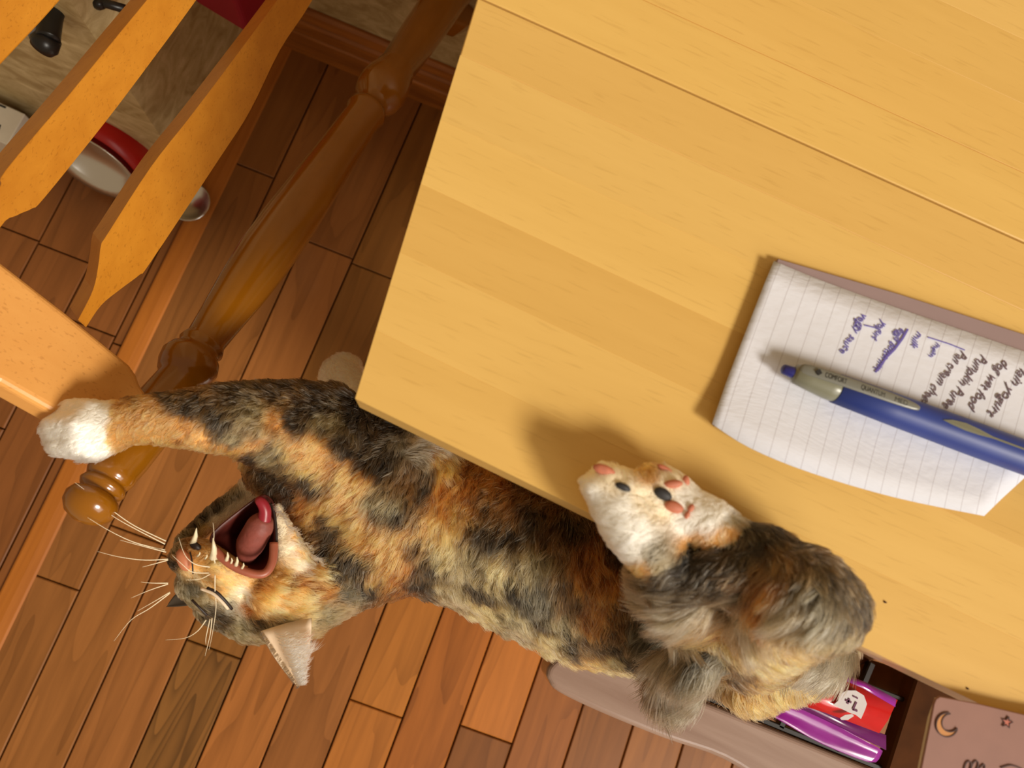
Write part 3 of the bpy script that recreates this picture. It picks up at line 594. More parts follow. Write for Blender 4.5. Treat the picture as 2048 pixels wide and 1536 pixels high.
# px, py, palette key, flow dx, dy, fur length px
CT = {
'body': [(640, 800, 'D', -.8, .5, 26), (560, 770, 'D', -.9, .2, 22), (470, 768, 'D', -.9, .3, 20), (400, 780, 'B', -.8, .4, 20), (330, 790, 'D', -.7, .5, 20), (270, 778, 'K', -.6, -.5, 24), (300, 815, 'G', -.5, .6, 18), (245, 825, 'G', -.6, .3, 14), (250, 880, 'G', -.6, .5, 14), (310, 870, 'G', -.5, .6, 14),
 (360, 845, 'G', -.5, .6, 16), (380, 815, 'D', -.6, .6, 18), (400, 885, 'C', -.5, .6, 16), (430, 840, 'D', -.5, .7, 18), (460, 870, 'M', -.6, .6, 20), (450, 900, 'G', -.5, .7, 20), (500, 890, 'G', -.7, .5, 24), (520, 830, 'M', -.7, .4, 24), (560, 840, 'G', -.8, .4, 26), (600, 830, 'D', -.8, .4, 26), (560, 900, 'M', -.8, .5, 26), (520, 930, 'D', -.6, .7, 30),
 (660, 850, 'M', -.9, .4, 28), (720, 830, 'K', -.7, .5, 28), (790, 860, 'K', -.6, .6, 30), (600, 890, 'G', -.8, .5, 28), (640, 920, 'G', -.8, .5, 30), (690, 900, 'D', -.8, .5, 30), (730, 890, 'D', -.7, .6, 30), (680, 950, 'G', -.8, .5, 30), (570, 960, 'D', -.5, .6, 30), (560, 1000, 'D', -.4, .6, 28), (620, 970, 'D', -.6, .7, 30), (640, 1020, 'G', -.7, .5, 30), (590, 1010, 'O', -.7, .5, 26),
 (720, 970, 'G', -.6, .7, 32), (760, 930, 'D', -.5, .8, 32), (760, 1000, 'M', -.6, .7, 32), (700, 1030, 'G', -.8, .5, 32), (730, 1080, 'G', -.8, .3, 30), (680, 1060, 'D', -.7, .5, 28), (660, 1110, 'D', -.4, .7, 26), (700, 1140, 'D', -.2, .8, 26), (760, 1130, 'G', -.5, .6, 30), (800, 1150, 'O', -.3, .7, 28), (810, 1070, 'G', -.7, .4, 34), (700, 1190, 'M', 0, .9, 26), (740, 1175, 'D', .1, .9, 26),
 (820, 900, 'S', .5, -.5, 34), (850, 890, 'P', .6, -.5, 34), (820, 960, 'B', -.3, .9, 36), (800, 1020, 'D', -.3, .9, 36), (850, 960, 'D', -.2, 1, 38), (840, 1080, 'B', -.3, .9, 36), (860, 1130, 'D', -.2, .9, 34), (850, 1180, 'D', .3, .8, 30),
 (890, 930, 'G', -.3, .9, 44), (900, 990, 'O', -.3, .9, 46), (880, 1050, 'G', -.2, .9, 46), (895, 1090, 'Y', -.1, 1, 44), (940, 960, 'O', -.4, .9, 48), (930, 1030, 'G', -.3, .9, 46), (960, 1060, 'D', -.5, .7, 44), (980, 1000, 'B', -.6, .7, 50), (960, 1100, 'M', -.4, .8, 42), (920, 1140, 'T', -.2, .9, 36), (900, 1190, 'T', .5, .8, 32),
 (1000, 960, 'O', -.6, .6, 50), (1060, 980, 'B', -.6, .7, 52), (1060, 1030, 'D', -.5, .8, 50), (1000, 1080, 'K', -.5, .8, 44), (1000, 1140, 'Y', -.1, .9, 38), (960, 1180, 'D', .3, .8, 34), (960, 1220, 'Y', .6, .8, 32), (1030, 1180, 'K', .1, .9, 38), (1010, 1230, 'M', .5, .8, 34), (1020, 1270, 'T', .6, .7, 32),
 (1110, 1000, 'B', -.5, .8, 54), (1110, 1070, 'B', -.3, .9, 52), (1150, 1050, 'D', -.2, .9, 52), (1080, 1120, 'M', -.1, .9, 46), (1070, 1190, 'Z', .1, .9, 40), (1080, 1250, 'D', .4, .9, 36), (1100, 1300, 'Y', .6, .7, 34), (1120, 1180, 'B', 0, 1, 46), (1120, 1240, 'M', .1, .9, 40), (1140, 1290, 'D', .4, .9, 36),
 (1180, 1090, 'O', -.2, .9, 48), (1180, 1150, 'O', 0, .9, 44), (1230, 1160, 'O', .1, .9, 40), (1190, 1220, 'O', .1, .9, 38), (1240, 1200, 'B', .2, .9, 40), (1240, 1090, 'D', -.2, .8, 44), (1160, 1330, 'G', .8, .5, 32), (1200, 1350, 'Y', .8, .5, 30), (1240, 1365, 'Y', .8, .4, 30), (1210, 1290, 'D', .6, .7, 36), (1260, 1320, 'D', .6, .6, 36),
 (1290, 1180, 'D', -.7, .5, 44), (1290, 1250, 'Z', -.9, .4, 60), (1350, 1190, 'D', -.8, .3, 50), (1330, 1290, 'Z', -.9, .5, 60)],
'hind': [(1480, 1050, 'D', .5, .7, 30), (1540, 1060, 'K', .6, .7, 34), (1600, 1090, 'D', .6, .7, 34), (1560, 1120, 'B', .4, .8, 34), (1660, 1140, 'D', .6, .7, 34), (1700, 1200, 'D', .6, .7, 34), (1730, 1240, 'D', .5, .6, 34), (1500, 1110, 'D', -.6, .5, 40), (1430, 1120, 'K', -.7, .3, 40), (1400, 1170, 'D', -.8, .4, 46), (1340, 1150, 'D', -.7, .4, 40), (1380, 1120, 'K', -.6, .3, 34), (1460, 1160, 'K', -.8, .4, 50),
 (1550, 1160, 'O', -.6, .6, 44), (1600, 1170, 'Z', -.2, .8, 40), (1500, 1190, 'Z', -.9, .3, 90), (1640, 1190, 'Z', -.6, .6, 46), (1660, 1230, 'Z', -.9, .4, 90), (1580, 1220, 'S', -.9, .5, 120), (1480, 1230, 'S', -.8, .6, 130), (1530, 1205, 'O', -.8, .6, 66), (1440, 1260, 'G', -.7, .7, 74), (1400, 1230, 'S', -.9, .4, 130), (1340, 1230, 'Z', -.95, .35, 120), (1700, 1270, 'T', -.3, .9, 40), (1300, 1270, 'S', -.9, .5, 110),
 (1500, 1290, 'C', .5, .7, 60), (1560, 1290, 'G', .7, .6, 60), (1620, 1280, 'T', .7, .6, 60), (1470, 1330, 'D', .4, .8, 50), (1560, 1340, 'C', .6, .7, 60), (1500, 1380, 'G', .3, .9, 54), (1560, 1390, 'G', .5, .8, 50), (1640, 1340, 'G', .7, .7, 54), (1680, 1320, 'T', .6, .7, 50)],
'tail': [(1640, 1270, 'S', -.9, .3, 60), (1560, 1260, 'S', -.9, .4, 120), (1500, 1270, 'G', -.8, .6, 130), (1470, 1280, 'S', -.7, .7, 130), (1420, 1330, 'S', -.4, .9, 120), (1400, 1300, 'Z', -.8, .6, 120), (1380, 1370, 'S', -.4, .9, 84), (1340, 1350, 'D', -.6, .8, 84), (1350, 1420, 'S', -.3, .95, 70), (1440, 1380, 'S', 0, 1, 70)],
'foot': [(1200, 950, 'P', -.2, -.6, 14), (1180, 990, 'W', -.8, .2, 16), (1240, 960, 'P', .1, -.6, 12), (1240, 1020, 'W', -.5, -.3, 14), (1220, 1060, 'W', -.7, .3, 18), (1280, 1070, 'W', -.4, .1, 16), (1260, 1110, 'W', -.8, .3, 20), (1310, 1110, 'S', -.3, .3, 20), (1280, 1145, 'G', -.3, .3, 18), (1340, 1150, 'Z', -.6, .4, 26), (1320, 1130, 'T', -.6, .4, 22),
 (1300, 950, 'G', 0, -.5, 12), (1290, 990, 'P', -.4, .1, 12), (1340, 960, 'P', .2, -.4, 10), (1330, 1010, 'P', -.4, .1, 12), (1370, 1000, 'W', -.2, -.2, 12), (1380, 1050, 'W', -.4, .3, 14), (1420, 1040, 'W', -.2, .1, 14), (1390, 1085, 'G', -.3, .5, 14), (1440, 1085, 'G', -.2, .6, 16), (1470, 1070, 'G', .1, .6, 18), (1470, 1040, 'T', .3, .2, 16), (1450, 1020, 'W', .2, -.2, 12)],
'paw': [(110, 870, 'W', -.7, .2, 16), (160, 840, 'W', -.6, .1, 14), (200, 830, 'W', -.5, .3, 14), (200, 880, 'W', -.5, .5, 18), (150, 905, 'W', -.6, .6, 20), (237, 870, 'G', -.6, .5, 14), (250, 830, 'G', -.6, .3, 14)],
'far': [(680, 750, 'P', -.4, -.6, 14), (700, 780, 'P', -.4, -.4, 14), (730, 830, 'D', -.3, -.3, 20), (700, 810, 'T', -.3, -.3, 18)],
'head': [(350, 1095, 'M', -.6, -.3, 10), (345, 1130, 'D', -.5, -.2, 9), (365, 1110, 'O', -.3, .1, 6), (400, 1115, 'G', .2, -.3, 8), (385, 1140, 'C', .2, .3, 8), (430, 1130, 'Y', .6, .2, 14), (450, 1155, 'C', .6, .4, 22), (420, 1150, 'G', .6, .4, 16), (500, 1160, 'C', .7, .3, 28), (480, 1190, 'P', .8, .4, 30), (520, 1180, 'O', .8, .3, 30), (590, 1165, 'O', .8, .1, 30), (500, 1215, 'O', .8, .4, 26), (570, 1225, 'G', .9, .3, 30), (560, 1150, 'G', .7, .3, 24), (440, 1180, 'C', .7, .5, 22), (560, 1170, 'C', .8, .3, 34), (540, 1210, 'C', .9, .3, 34), (600, 1190, 'C', .9, .1, 40), (640, 1180, 'O', .9, .1, 38), (620, 1140, 'G', .8, -.2, 34), (650, 1140, 'C', .9, 0, 36), (600, 1220, 'G', .9, .2, 34), (520, 1190, 'G', .8, .3, 30),
 (350, 1170, 'T', -.3, .3, 12), (365, 1200, 'M', .1, .5, 14), (385, 1180, 'Z', .5, .4, 12), (400, 1200, 'T', .6, .4, 12), (415, 1225, 'D', .6, .5, 14), (440, 1235, 'D', .7, .4, 16), (455, 1210, 'S', .7, .4, 18), (480, 1250, 'M', .8, .4, 20), (510, 1240, 'D', .8, .4, 22), (540, 1265, 'M', .8, .3, 22), (580, 1250, 'T', .9, .2, 26), (640, 1230, 'M', .9, .1, 28), (690, 1180, 'Z', .9, .1, 28), (670, 1140, 'D', .5, .3, 26),
 (580, 1100, 'P', .6, .2, 16), (565, 1060, 'P', .5, -.2, 12), (555, 1020, 'P', .4, -.4, 10), (590, 1060, 'C', .5, .3, 12), (600, 1110, 'C', .6, .4, 14), (630, 1090, 'D', .5, .4, 22), (600, 1130, 'P', .7, .3, 24)],
'farc': [(360, 1080, 'M', -.5, -.3, 12), (390, 1055, 'D', -.4, -.6, 12), (430, 1012, 'D', -.3, -.7, 16), (405, 1040, 'D', -.3, -.7, 12), (430, 1048, 'P', .3, -.2, 6), (455, 1036, 'P', .3, -.2, 6), (485, 1018, 'P', .3, -.2, 6), (408, 1064, 'Y', .3, -.2, 6), (470, 990, 'M', -.3, -.7, 20), (500, 965, 'P', -.4, -.6, 26), (510, 1000, 'P', .2, .2, 8)],
}
REG = {'trunk': 'body', 'chest': 'body', 'neck': 'body', 'throat': 'body', 'far_arm': 'far', 'skull': 'head', 'brow': 'head', 'crown': 'head', 'muzzle': 'head', 'lip_near': 'head', 'cheek': 'head', 'jaw': 'head', 'far_cheek': 'farc', 'haunch': 'hind', 'rump': 'hind', 'shank': 'hind', 'shank_b': 'hind', 'knee_fill': 'hind', 'tail': 'tail'}
rnames = list(CT)
def region_of(P):
    best = np.full(len(P), 1e9); lab = np.zeros(len(P), int)
    for nm, a, b_, ra, rb in segs:
        ab = b_-a; t = np.clip(((P-a)@ab)/max(ab@ab, 1e-12), 0, 1); q_ = a+t[:, None]*ab; d = np.linalg.norm(P-q_, axis=1)-(ra+(rb-ra)*t)
        if nm == 'arm': rg = np.where(P @ np.array(AXR) < -9, 0, 0)
        r_ = 'foot' if 'foot' in nm or nm.startswith('toe_') else 'paw' if nm in ('toe1', 'toe2', 'toe3', 'toe4') else 'body' if nm == 'arm' else REG.get(nm, 'body')
        k_ = rnames.index(r_); mk = d < best; best[mk] = d[mk]; lab[mk] = k_
    px = proj(P); pw = rnames.index('paw'); bd = rnames.index('body')
    lab[(lab == bd) & (px[:, 0] < 236)] = pw
    return lab, px
# smooth value noise on world positions
def vnoise(P, s, seed):
    r_ = np.random.default_rng(seed); T = r_.random((32, 32, 32)); q_ = P*s+100; i = np.floor(q_).astype(int); f = q_-i; f = f*f*(3-2*f); out = 0
    for a in (0, 1):
        for b_ in (0, 1):
            for c in (0, 1):
                wt = (f[:, 0] if a else 1-f[:, 0])*(f[:, 1] if b_ else 1-f[:, 1])*(f[:, 2] if c else 1-f[:, 2])
                out = out+wt*T[(i[:, 0]+a) % 32, (i[:, 1]+b_) % 32, (i[:, 2]+c) % 32]
    return out
SHARP = {'body': 3.0, 'hind': 3.2, 'tail': 3.0, 'foot': 5.0, 'paw': 9.0, 'far': 3.5, 'head': 4.5, 'farc': 4.5}
def attrs(P):
    lab, px = region_of(P); n = len(P)
    wp = px+np.stack([vnoise(P, 90, 1)-.5, vnoise(P, 90, 2)-.5], 1)*np.where(np.isin(lab, [0, 1, 2]), 44, 12)[:, None]
    col = np.zeros((n, 3)); fl = np.zeros((n, 2)); ln = np.zeros(n)
    for k_, nm in enumerate(rnames):
        mk = np.where(lab == k_)[0]
        if not len(mk): continue
        ct = CT[nm]; cp = np.array([c[:2] for c in ct], float); cc = np.array([PAL[c[2]] for c in ct]); cf = np.array([c[3:5] for c in ct]); cl = np.array([c[5] for c in ct], float)
        d = np.linalg.norm(wp[mk][:, None]-cp[None], axis=2)+3; ww = d**-SHARP[nm]*1.0; ww = ww**1.5 if nm in ('body',) else ww; ww /= ww.sum(1, keepdims=True)
        col[mk] = ww@cc
        d2 = np.linalg.norm(px[mk][:, None]-cp[None], axis=2)+12; w2 = d2**-2.5; w2 /= w2.sum(1, keepdims=True); fl[mk] = w2@cf; ln[mk] = w2@cl
    return lab, px, col, fl, ln

tri = BV[TI]; cr_ = np.cross(tri[:, 1]-tri[:, 0], tri[:, 2]-tri[:, 0]); area = np.linalg.norm(cr_, axis=1)/2
fn = cr_/(area[:, None]*2+1e-12); cen = tri.mean(1); vd = CAM-cen; dist = np.linalg.norm(vd, axis=1); vd /= dist[:, None]
face = (fn*vd).sum(1); wgt = area*np.where(face > -.15, 1.0, .18)/dist**1.0
NS = 260000
ti = rng.choice(len(tri), NS, p=wgt/wgt.sum()); u = rng.random((NS, 2)); fl_ = u.sum(1) > 1; u[fl_] = 1-u[fl_]
ws = np.stack([1-u.sum(1), u[:, 0], u[:, 1]], 1); P0 = (tri[ti]*ws[:, :, None]).sum(1); NN = (VN[TI[ti]]*ws[:, :, None]).sum(1); NN /= np.linalg.norm(NN, axis=1, keepdims=True)
lab, px, col, fl2, ln = attrs(P0)
# keep the mouth lips short
mpoly = np.array([(508, 1003), (445, 1052), (425, 1078), (440, 1110), (480, 1138), (515, 1147), (540, 1140), (552, 1110), (550, 1060), (545, 1012), (528, 995)], float)
def inpoly(px, poly, grow=0):
    c = poly.mean(0); pg = c+(poly-c)*(1+grow); inside = np.zeros(len(px), bool); j = len(pg)-1
    for i in range(len(pg)):
        xi, yi = pg[i]; xj, yj_ = pg[j]; cnd = ((yi > px[:, 1]) != (yj_ > px[:, 1])) & (px[:, 0] < (xj-xi)*(px[:, 1]-yi)/(yj_-yi+1e-9)+xi); inside ^= cnd; j = i
    return inside
PADS = ((1208, 940, .802, 24, 11, 8, 'a', -20), (1246, 974, .806, 17, 8, 8, 'b', -25), (1326, 988, .815, 20, 12, 8, 'b', -30), (1346, 968, .811, 20, 9, 8, 'a', 5), (1372, 962, .808, 7, 12, 6, 'a', 5), (1348, 1014, .823, 20, 12, 8, 'a', -20), (1382, 1016, .824, 6, 9, 5, 'a', -30), (1374, 1030, .824, 5, 8, 5, 'a', -20), (1330, 938, .806, 18, 6, 5, 'a', -30))
padm = np.zeros(len(px), bool)
for q_ in PADS:
    a_ = math.radians(q_[7]); dx, dy = px[:, 0]-q_[0], -(px[:, 1]-q_[1]); padm |= ((dx*math.cos(a_)+dy*math.sin(a_))/(q_[3]*.85))**2+((-dx*math.sin(a_)+dy*math.cos(a_))/(q_[4]*.85))**2 < 1
hd = np.isin(lab, [rnames.index('head'), rnames.index('farc')])
keep = ~(hd & inpoly(px, mpoly, .04)) & ~(padm & (lab == rnames.index('foot')))
nearm = hd & inpoly(px, mpoly, .25); ln[nearm] *= .55
eye_c = np.array((398, 1212.)); keep &= ~(hd & (np.linalg.norm((px-eye_c)*[.8, 1], axis=1) < 5))
nose_c = np.array((367, 1120.)); keep &= ~(hd & (np.linalg.norm((px-nose_c)*[1.1, .7], axis=1) < 13))
P0, NN, lab, px, col, fl2, ln = [a[keep] for a in (P0, NN, lab, px, col, fl2, ln)]; NS = len(P0)
dpt = -((P0-CAM)@R)[:, 2]; LEN = ln*dpt/F*rng.uniform(.65, 1.15, NS)
fw = fl2[:, :1]*np.array(AXR)-fl2[:, 1:]*np.array(AXU); fw -= NN*(fw*NN).sum(1, keepdims=True); fw /= np.linalg.norm(fw, axis=1, keepdims=True)+1e-9
jit = rng.normal(0, 1, (NS, 3))*np.where(np.isin(lab, [1, 2]), .09, .15)[:, None]; lift = np.where(np.isin(lab, [1, 2]), .20, .32)[:, None]
D = fw+NN*lift+jit; D /= np.linalg.norm(D, axis=1, keepdims=True)
side_ = np.cross(D, NN); side_ /= np.linalg.norm(side_, axis=1, keepdims=True)+1e-9
K = 6; T = np.linspace(0, 1, K)[None, :, None]
cph = vnoise(P0, 120, 5)*14+rng.uniform(0, 1.0, NS); cam_ = (vnoise(P0, 60, 9)*.16+.02)
wave = np.sin(T[:, :, 0]*4.2+cph[:, None])-np.sin(cph)[:, None]
PTS = P0[:, None]+D[:, None]*LEN[:, None, None]*T+side_[:, None]*(wave*cam_[:, None]*LEN[:, None])[:, :, None]-NN[:, None]*(LEN[:, None]*T[:, :, 0]**2*.16)[:, :, None]+np.array([0, 0, -1.])*(LEN[:, None]*T[:, :, 0]**2*.08)[:, :, None]
# clumps
NCL = NS//26; ci = rng.choice(NS, NCL, replace=False); kd = kdtree.KDTree(NCL)
for i, c in enumerate(P0[ci]): kd.insert(Vector(c), i)
kd.balance(); cl = np.array([kd.find(Vector(p))[1] for p in P0])
near = ci[cl]; same = lab[near] == lab; dcl = np.linalg.norm(P0-P0[near], axis=1)
off = PTS[near]-PTS; fct = (T**1.3)*np.where(same & (dcl < .012), .62, 0)[:, None, None]*rng.uniform(.6, 1.1, NS)[:, None, None]
PTS = PTS+off*fct
ccv = rng.normal(0, 1, NCL)[cl]; ccv = 1+ccv*np.where(np.isin(lab, [1, 2]), .30, .19)*np.where(col.mean(1) > .6, .25, 1); dk = np.isin(lab, [0, 1, 2])
mixk = np.where((px[:, 0] < 350) & (px[:, 1] > 810), .25, 1)*np.clip((vnoise(P0*np.array([1, 1, 1]), 250, 21)-.56)*6, 0, 1)*dk*.7
col = col*np.clip(ccv, .55, 1.5)[:, None]*np.clip(1+rng.normal(0, 1, NS)*np.where(np.isin(lab, [1, 2]), .26, .12), .3, 1.8)[:, None]
col = col*(1-mixk[:, None])+PAL['K']*mixk[:, None]
hl = (rng.random(NS) < .07) & dk; col[hl] = col[hl]*.4+PAL['P']*.45
col = np.clip(col, .004, .95)
hc = bpy.data.hair_curves.new('fur'); hc.add_curves([K]*NS)
hc.position_data.foreach_set('vector', PTS.reshape(-1).astype(np.float32))
rad = (np.where(np.isin(lab, [1, 2]), .00021, .00019)[:, None]*np.array([1, 1, .95, .85, .65, .2])[None]).astype(np.float32)
ra_ = hc.attributes.get('radius') or hc.attributes.new('radius', 'FLOAT', 'POINT'); ra_.data.foreach_set('value', rad.reshape(-1))
tipf = np.array([.62, .78, .95, 1.08, 1.15, 1.18]); lum = np.clip(col.mean(1)*1.6-.3, 0, 1)[:, None]; tipf = tipf[None]*(1-lum)+1.02*lum
pc = np.ones((NS, K, 4), np.float32); pc[:, :, :3] = np.clip(col[:, None]*tipf[:, :, None], 0, .96)
ca = hc.attributes.new('fur_colour', 'FLOAT_COLOR', 'POINT'); ca.data.foreach_set('color', pc.reshape(-1))
M_fur = bpy.data.materials.new('tortoiseshell_fur'); M_fur.use_nodes = True; nt = M_fur.node_tree; nt.nodes.clear(); L = nt.links.new
out = N(nt, 'ShaderNodeOutputMaterial'); hb = N(nt, 'ShaderNodeBsdfHairPrincipled'); hb.parametrization = 'COLOR'; hb.inputs['Roughness'].default_value = .45; hb.inputs['Radial Roughness'].default_value = .6
at = N(nt, 'ShaderNodeAttribute', attribute_name='fur_colour'); L(at.outputs['Color'], hb.inputs['Color'])
L(hb.outputs[0], out.inputs['Surface'])
hc.materials.append(M_fur)
cat = bpy.data.objects.new('cat', body_me); COL.objects.link(cat); cat.location = (0, 0, 0)
tag(cat, 'yawning long-haired tortoiseshell cat with white paws stretched from the table edge to the chair', 'cat')
fo = bpy.data.objects.new('fur', hc); COL.objects.link(fo); fo.parent = cat; fo['kind'] = 'stuff'
# undercoat colour on the body itself
_, _, vc, _, _ = attrs(BV); vca = body_me.color_attributes.new('undercoat', 'FLOAT_COLOR', 'POINT'); cc4 = np.ones((nv, 4), np.float32); cc4[:, :3] = vc*(.6+.38*np.clip(vc.mean(1)*1.6-.3, 0, 1))[:, None]; vca.data.foreach_set('color', cc4.reshape(-1))
M_skin, nt, b = newmat('cat_undercoat', .9, .1); at = N(nt, 'ShaderNodeAttribute', attribute_name='undercoat'); nt.links.new(at.outputs['Color'], b.inputs['Base Color'])
body_me.materials.clear(); body_me.materials.append(M_skin)
# ---- face parts
from mathutils.bvhtree import BVHTree
BVH = BVHTree.FromPolygons([tuple(v) for v in BV.tolist()], TI.tolist())
def surf(px_, py_, lift_=0.0):
    d = Vector(ray(px_, py_)).normalized(); h = BVH.ray_cast(Vector((0, 0, CH)), d)
    return (h[0]-d*lift_) if h[0] is not None else None
M_mouth = plain('mouth_lining', (84, 30, 22), .45, noise=.25, nscale=90); M_tong = plain('tongue_pink', (138, 70, 60), .6, noise=.12, nscale=200, bump=.3); M_tip = plain('tongue_tip_red', (146, 34, 48), .35)
M_gum = plain('gum_pink', (160, 88, 66), .4, noise=.12, nscale=90); M_tooth = plain('tooth_ivory', (238, 224, 190), .3); M_lipd = plain('lip_dark', (40, 26, 24), .5)
M_nose = plain('nose_pink', (196, 120, 84), .55, noise=.1); M_pad_ = plain('paw_pad_pink', (196, 116, 88), .6, noise=.1, nscale=300, bump=.1); M_padk = plain('paw_pad_black', (44, 42, 44), .6, noise=.1, nscale=300, bump=.1)
M_ear = plain('ear_skin', (232, 208, 180), .7, noise=.08); M_earb = plain('ear_back', (60, 48, 34), .9); M_wh = plain('whisker_white', (240, 225, 195), .4)
def dish(name, poly, zr, zd, mat, parent, rings=6, power=2.0, sub=1):
    P = [np.array(p, float) for p in poly]; c = sum(P)/len(P); vs = []; fs = []; n = len(P)
    for r_ in range(rings):
        t = 1-r_/rings; z = zd+(zr-zd)*t**power
        for p in P: q_ = c+(p-c)*t; vs.append(W(q_[0], q_[1], z))
    vs.append(W(c[0], c[1], zd))
    for r_ in range(rings-1):
        for i in range(n): j = (i+1) % n; fs.append((r_*n+i, r_*n+j, (r_+1)*n+j, (r_+1)*n+i))
    for i in range(n): fs.append(((rings-1)*n+i, (rings-1)*n+(i+1) % n, rings*n))
    o = meshob(name, vs, fs, mat, parent, True); s = o.modifiers.new('t', 'SOLIDIFY'); s.thickness = .001; s.offset = 0; return o
mp_ = [(v.x, v.y) for v in smooth_pts([(x, y, 0) for x, y in list(map(tuple, mpoly))+[tuple(mpoly[0])]], 3)[:-1]]
cm = mpoly.mean(0); grow = lambda P, g: [(cm[0]+(x-cm[0])*g, cm[1]+(y-cm[1])*g) for x, y in P]
dish('mouth', grow(mp_, 1.06), .598, .560, M_mouth, cat, 7, 1.4)
# gums along the near lip
tube('gum', smooth_pts([W(428, 1098, .612), W(460, 1128, .612), W(500, 1146, .61), W(530, 1146, .608), W(545, 1122, .606), W(548, 1085, .604)], 5), .0028, M_gum, cat, 10)
tube('lip', smooth_pts([W(552, 1118, .602), W(553, 1070, .603), W(549, 1030, .603), W(541, 1006, .602)], 5), .0009, M_lipd, cat, 8)
tube('tongue', smooth_pts([W(490, 1128, .575), W(498, 1095, .588), W(515, 1062, .598), W(530, 1035, .604)], 6), np.interp(np.linspace(0, 1, 19), [0, .4, .8, 1], [.004, .0095, .009, .0055]), M_tong, cat, 16)
tube('tongue_tip', smooth_pts([W(528, 1040, .604), W(530, 1020, .607), W(522, 1004, .609), W(512, 1000, .608)], 5), np.interp(np.linspace(0, 1, 16), [0, .3, .8, 1], [.0046, .0040, .0032, .0015]), M_tip, cat, 14)
def tooth(p0, p1, r0, z0, z1, r1=.0002):
    a, c = W(*p0, z0), W(*p1, z1); m_ = a.lerp(c, .5)+AXR*.0006
    tube('tooth', [a, m_, c], [r0, r0*.62, r1], M_tooth, cat, 8)
tooth((386, 1086), (393, 1056), .0022, .604, .615); tooth((427, 1116), (426, 1076), .0026, .612, .622)
tooth((453, 1120), (455, 1104), .0014, .614, .619); tooth((472, 1130), (474, 1114), .0014, .614, .619); tooth((462, 1126), (463, 1116), .0009, .614, .618); tooth((484, 1136), (487, 1126), .001, .613, .617)
tooth((395, 1112), (400, 1104), .0008, .612, .615); tooth((410, 1117), (414, 1109), .0008, .612, .615)
def blob(name, x, y, z, rx, ry, rz, mat, ang=0):
    c = surf(x, y, .0006) or W(x, y, z)
    if abs(c.z-z) > .05: c = W(x, y, z)
    k_ = pxm(c); Rm = Matrix.Rotation(math.radians(ang), 3, 'Z'); vs = []
    for v in IV:
        q_ = Rm @ Vector((v[0]*rx, v[1]*ry, 0)); vs.append(c+AXR*(q_.x*k_)+AXU*(q_.y*k_)+Vector((0, 0, v[2]*rz*k_)))
    return meshob(name, vs, IF.tolist(), mat, cat, True)
blob('nose', 367, 1120, .606, 14, 24, 12, M_nose, 20); blob('nostril', 374, 1118, .6125, 6, 1.6, 2, M_lipd, -12); blob('lip', 391, 1092, .600, 13, 8, 8, M_lipd, -30); tube('philtrum', smooth_pts([W(380, 1104, .6125), W(384, 1122, .6145), W(386, 1148, .613)], 4), .0005, M_lipd, cat, 6)
tube('closed_eye', smooth_pts([W(384, 1200, .606), W(396, 1212, .607), W(408, 1224, .605), W(414, 1230, .603)], 4), .0008, M_lipd, cat, 6)
tube('closed_eye', smooth_pts([W(414, 1176, .612), W(432, 1184, .6125), W(448, 1199, .610), W(464, 1218, .604)], 4), .0010, M_lipd, cat, 6)
tube('eyelid', smooth_pts([W(402, 1177, .611), W(425, 1186, .6125), W(442, 1201, .6105), W(456, 1217, .605)], 4), .0011, M_ear, cat, 6)
# paw pads
for x, y, z, a, b_, c_, mt, an in PADS:
    z -= .02; mt = M_pad_ if mt == 'a' else M_padk
    blob('paw_pad', x, y, z, a, b_, c_, mt, an)
# ear: thin curved shell
def ear(name, tip, b0, b1, zt, zb, mat_in, mat_out, cup=.010):
    vs = []; fs = []; nu, nv_ = 9, 9; T_ = W(*tip, zt); B0 = W(*b0, zb); B1 = W(*b1, zb)
    for i in range(nv_):
        t = i/(nv_-1); w_ = (1-t)**.8
        for j in range(nu):
            s = j/(nu-1); base = B0.lerp(B1, s); mid = B0.lerp(B1, .5)
            p = T_.lerp(mid, 1-t)+(base-mid)*w_*(1+.12*math.sin(math.pi*t)); p = p-Vector((0, 0, cup*math.sin(math.pi*s)*w_)); vs.append(p)
    for i in range(nv_-1):
        for j in range(nu-1): fs.append((i*nu+j, i*nu+j+1, (i+1)*nu+j+1, (i+1)*nu+j))
    o = meshob(name, vs, fs, mat_in, cat, True); s = o.modifiers.new('t', 'SOLIDIFY'); s.thickness = .0012; s.offset = 0; return vs, nu, nv_
ev, nu, nv_ = ear('ear', (597, 1374), (522, 1262), (622, 1236), .588, .588, M_ear, M_ear, .008)
ear('ear', (334, 1213), (362, 1180), (388, 1208), .548, .560, M_earb, M_earb, .003)
# hair strands in and around the ear, ragged white chin edge
def strands(name, specs, mat=None):
    n = len(specs); hc = bpy.data.hair_curves.new(name); kk = 6; hc.add_curves([kk]*n); A = np.zeros((n, kk, 3)); Rr = np.zeros((n, kk)); Cc = np.ones((n, kk, 4))
    for i, (pts, r_, c) in enumerate(specs):
        q_ = smooth_pts(pts, 4); idx = np.linspace(0, len(q_)-1, kk); A[i] = [q_[int(round(k_))][:] for k_ in idx]; Rr[i] = r_*np.array([1, 1, .9, .75, .5, .1]); Cc[i, :, :3] = c
    hc.position_data.foreach_set('vector', A.reshape(-1).astype(np.float32)); ra_ = hc.attributes.get('radius') or hc.attributes.new('radius', 'FLOAT', 'POINT'); ra_.data.foreach_set('value', Rr.reshape(-1).astype(np.float32))
    ca = hc.attributes.new('fur_colour', 'FLOAT_COLOR', 'POINT'); ca.data.foreach_set('color', Cc.reshape(-1).astype(np.float32)); hc.materials.append(M_fur)
    o = bpy.data.objects.new(name, hc); COL.objects.link(o); o.parent = cat; o['kind'] = 'stuff'; return o
sp = []
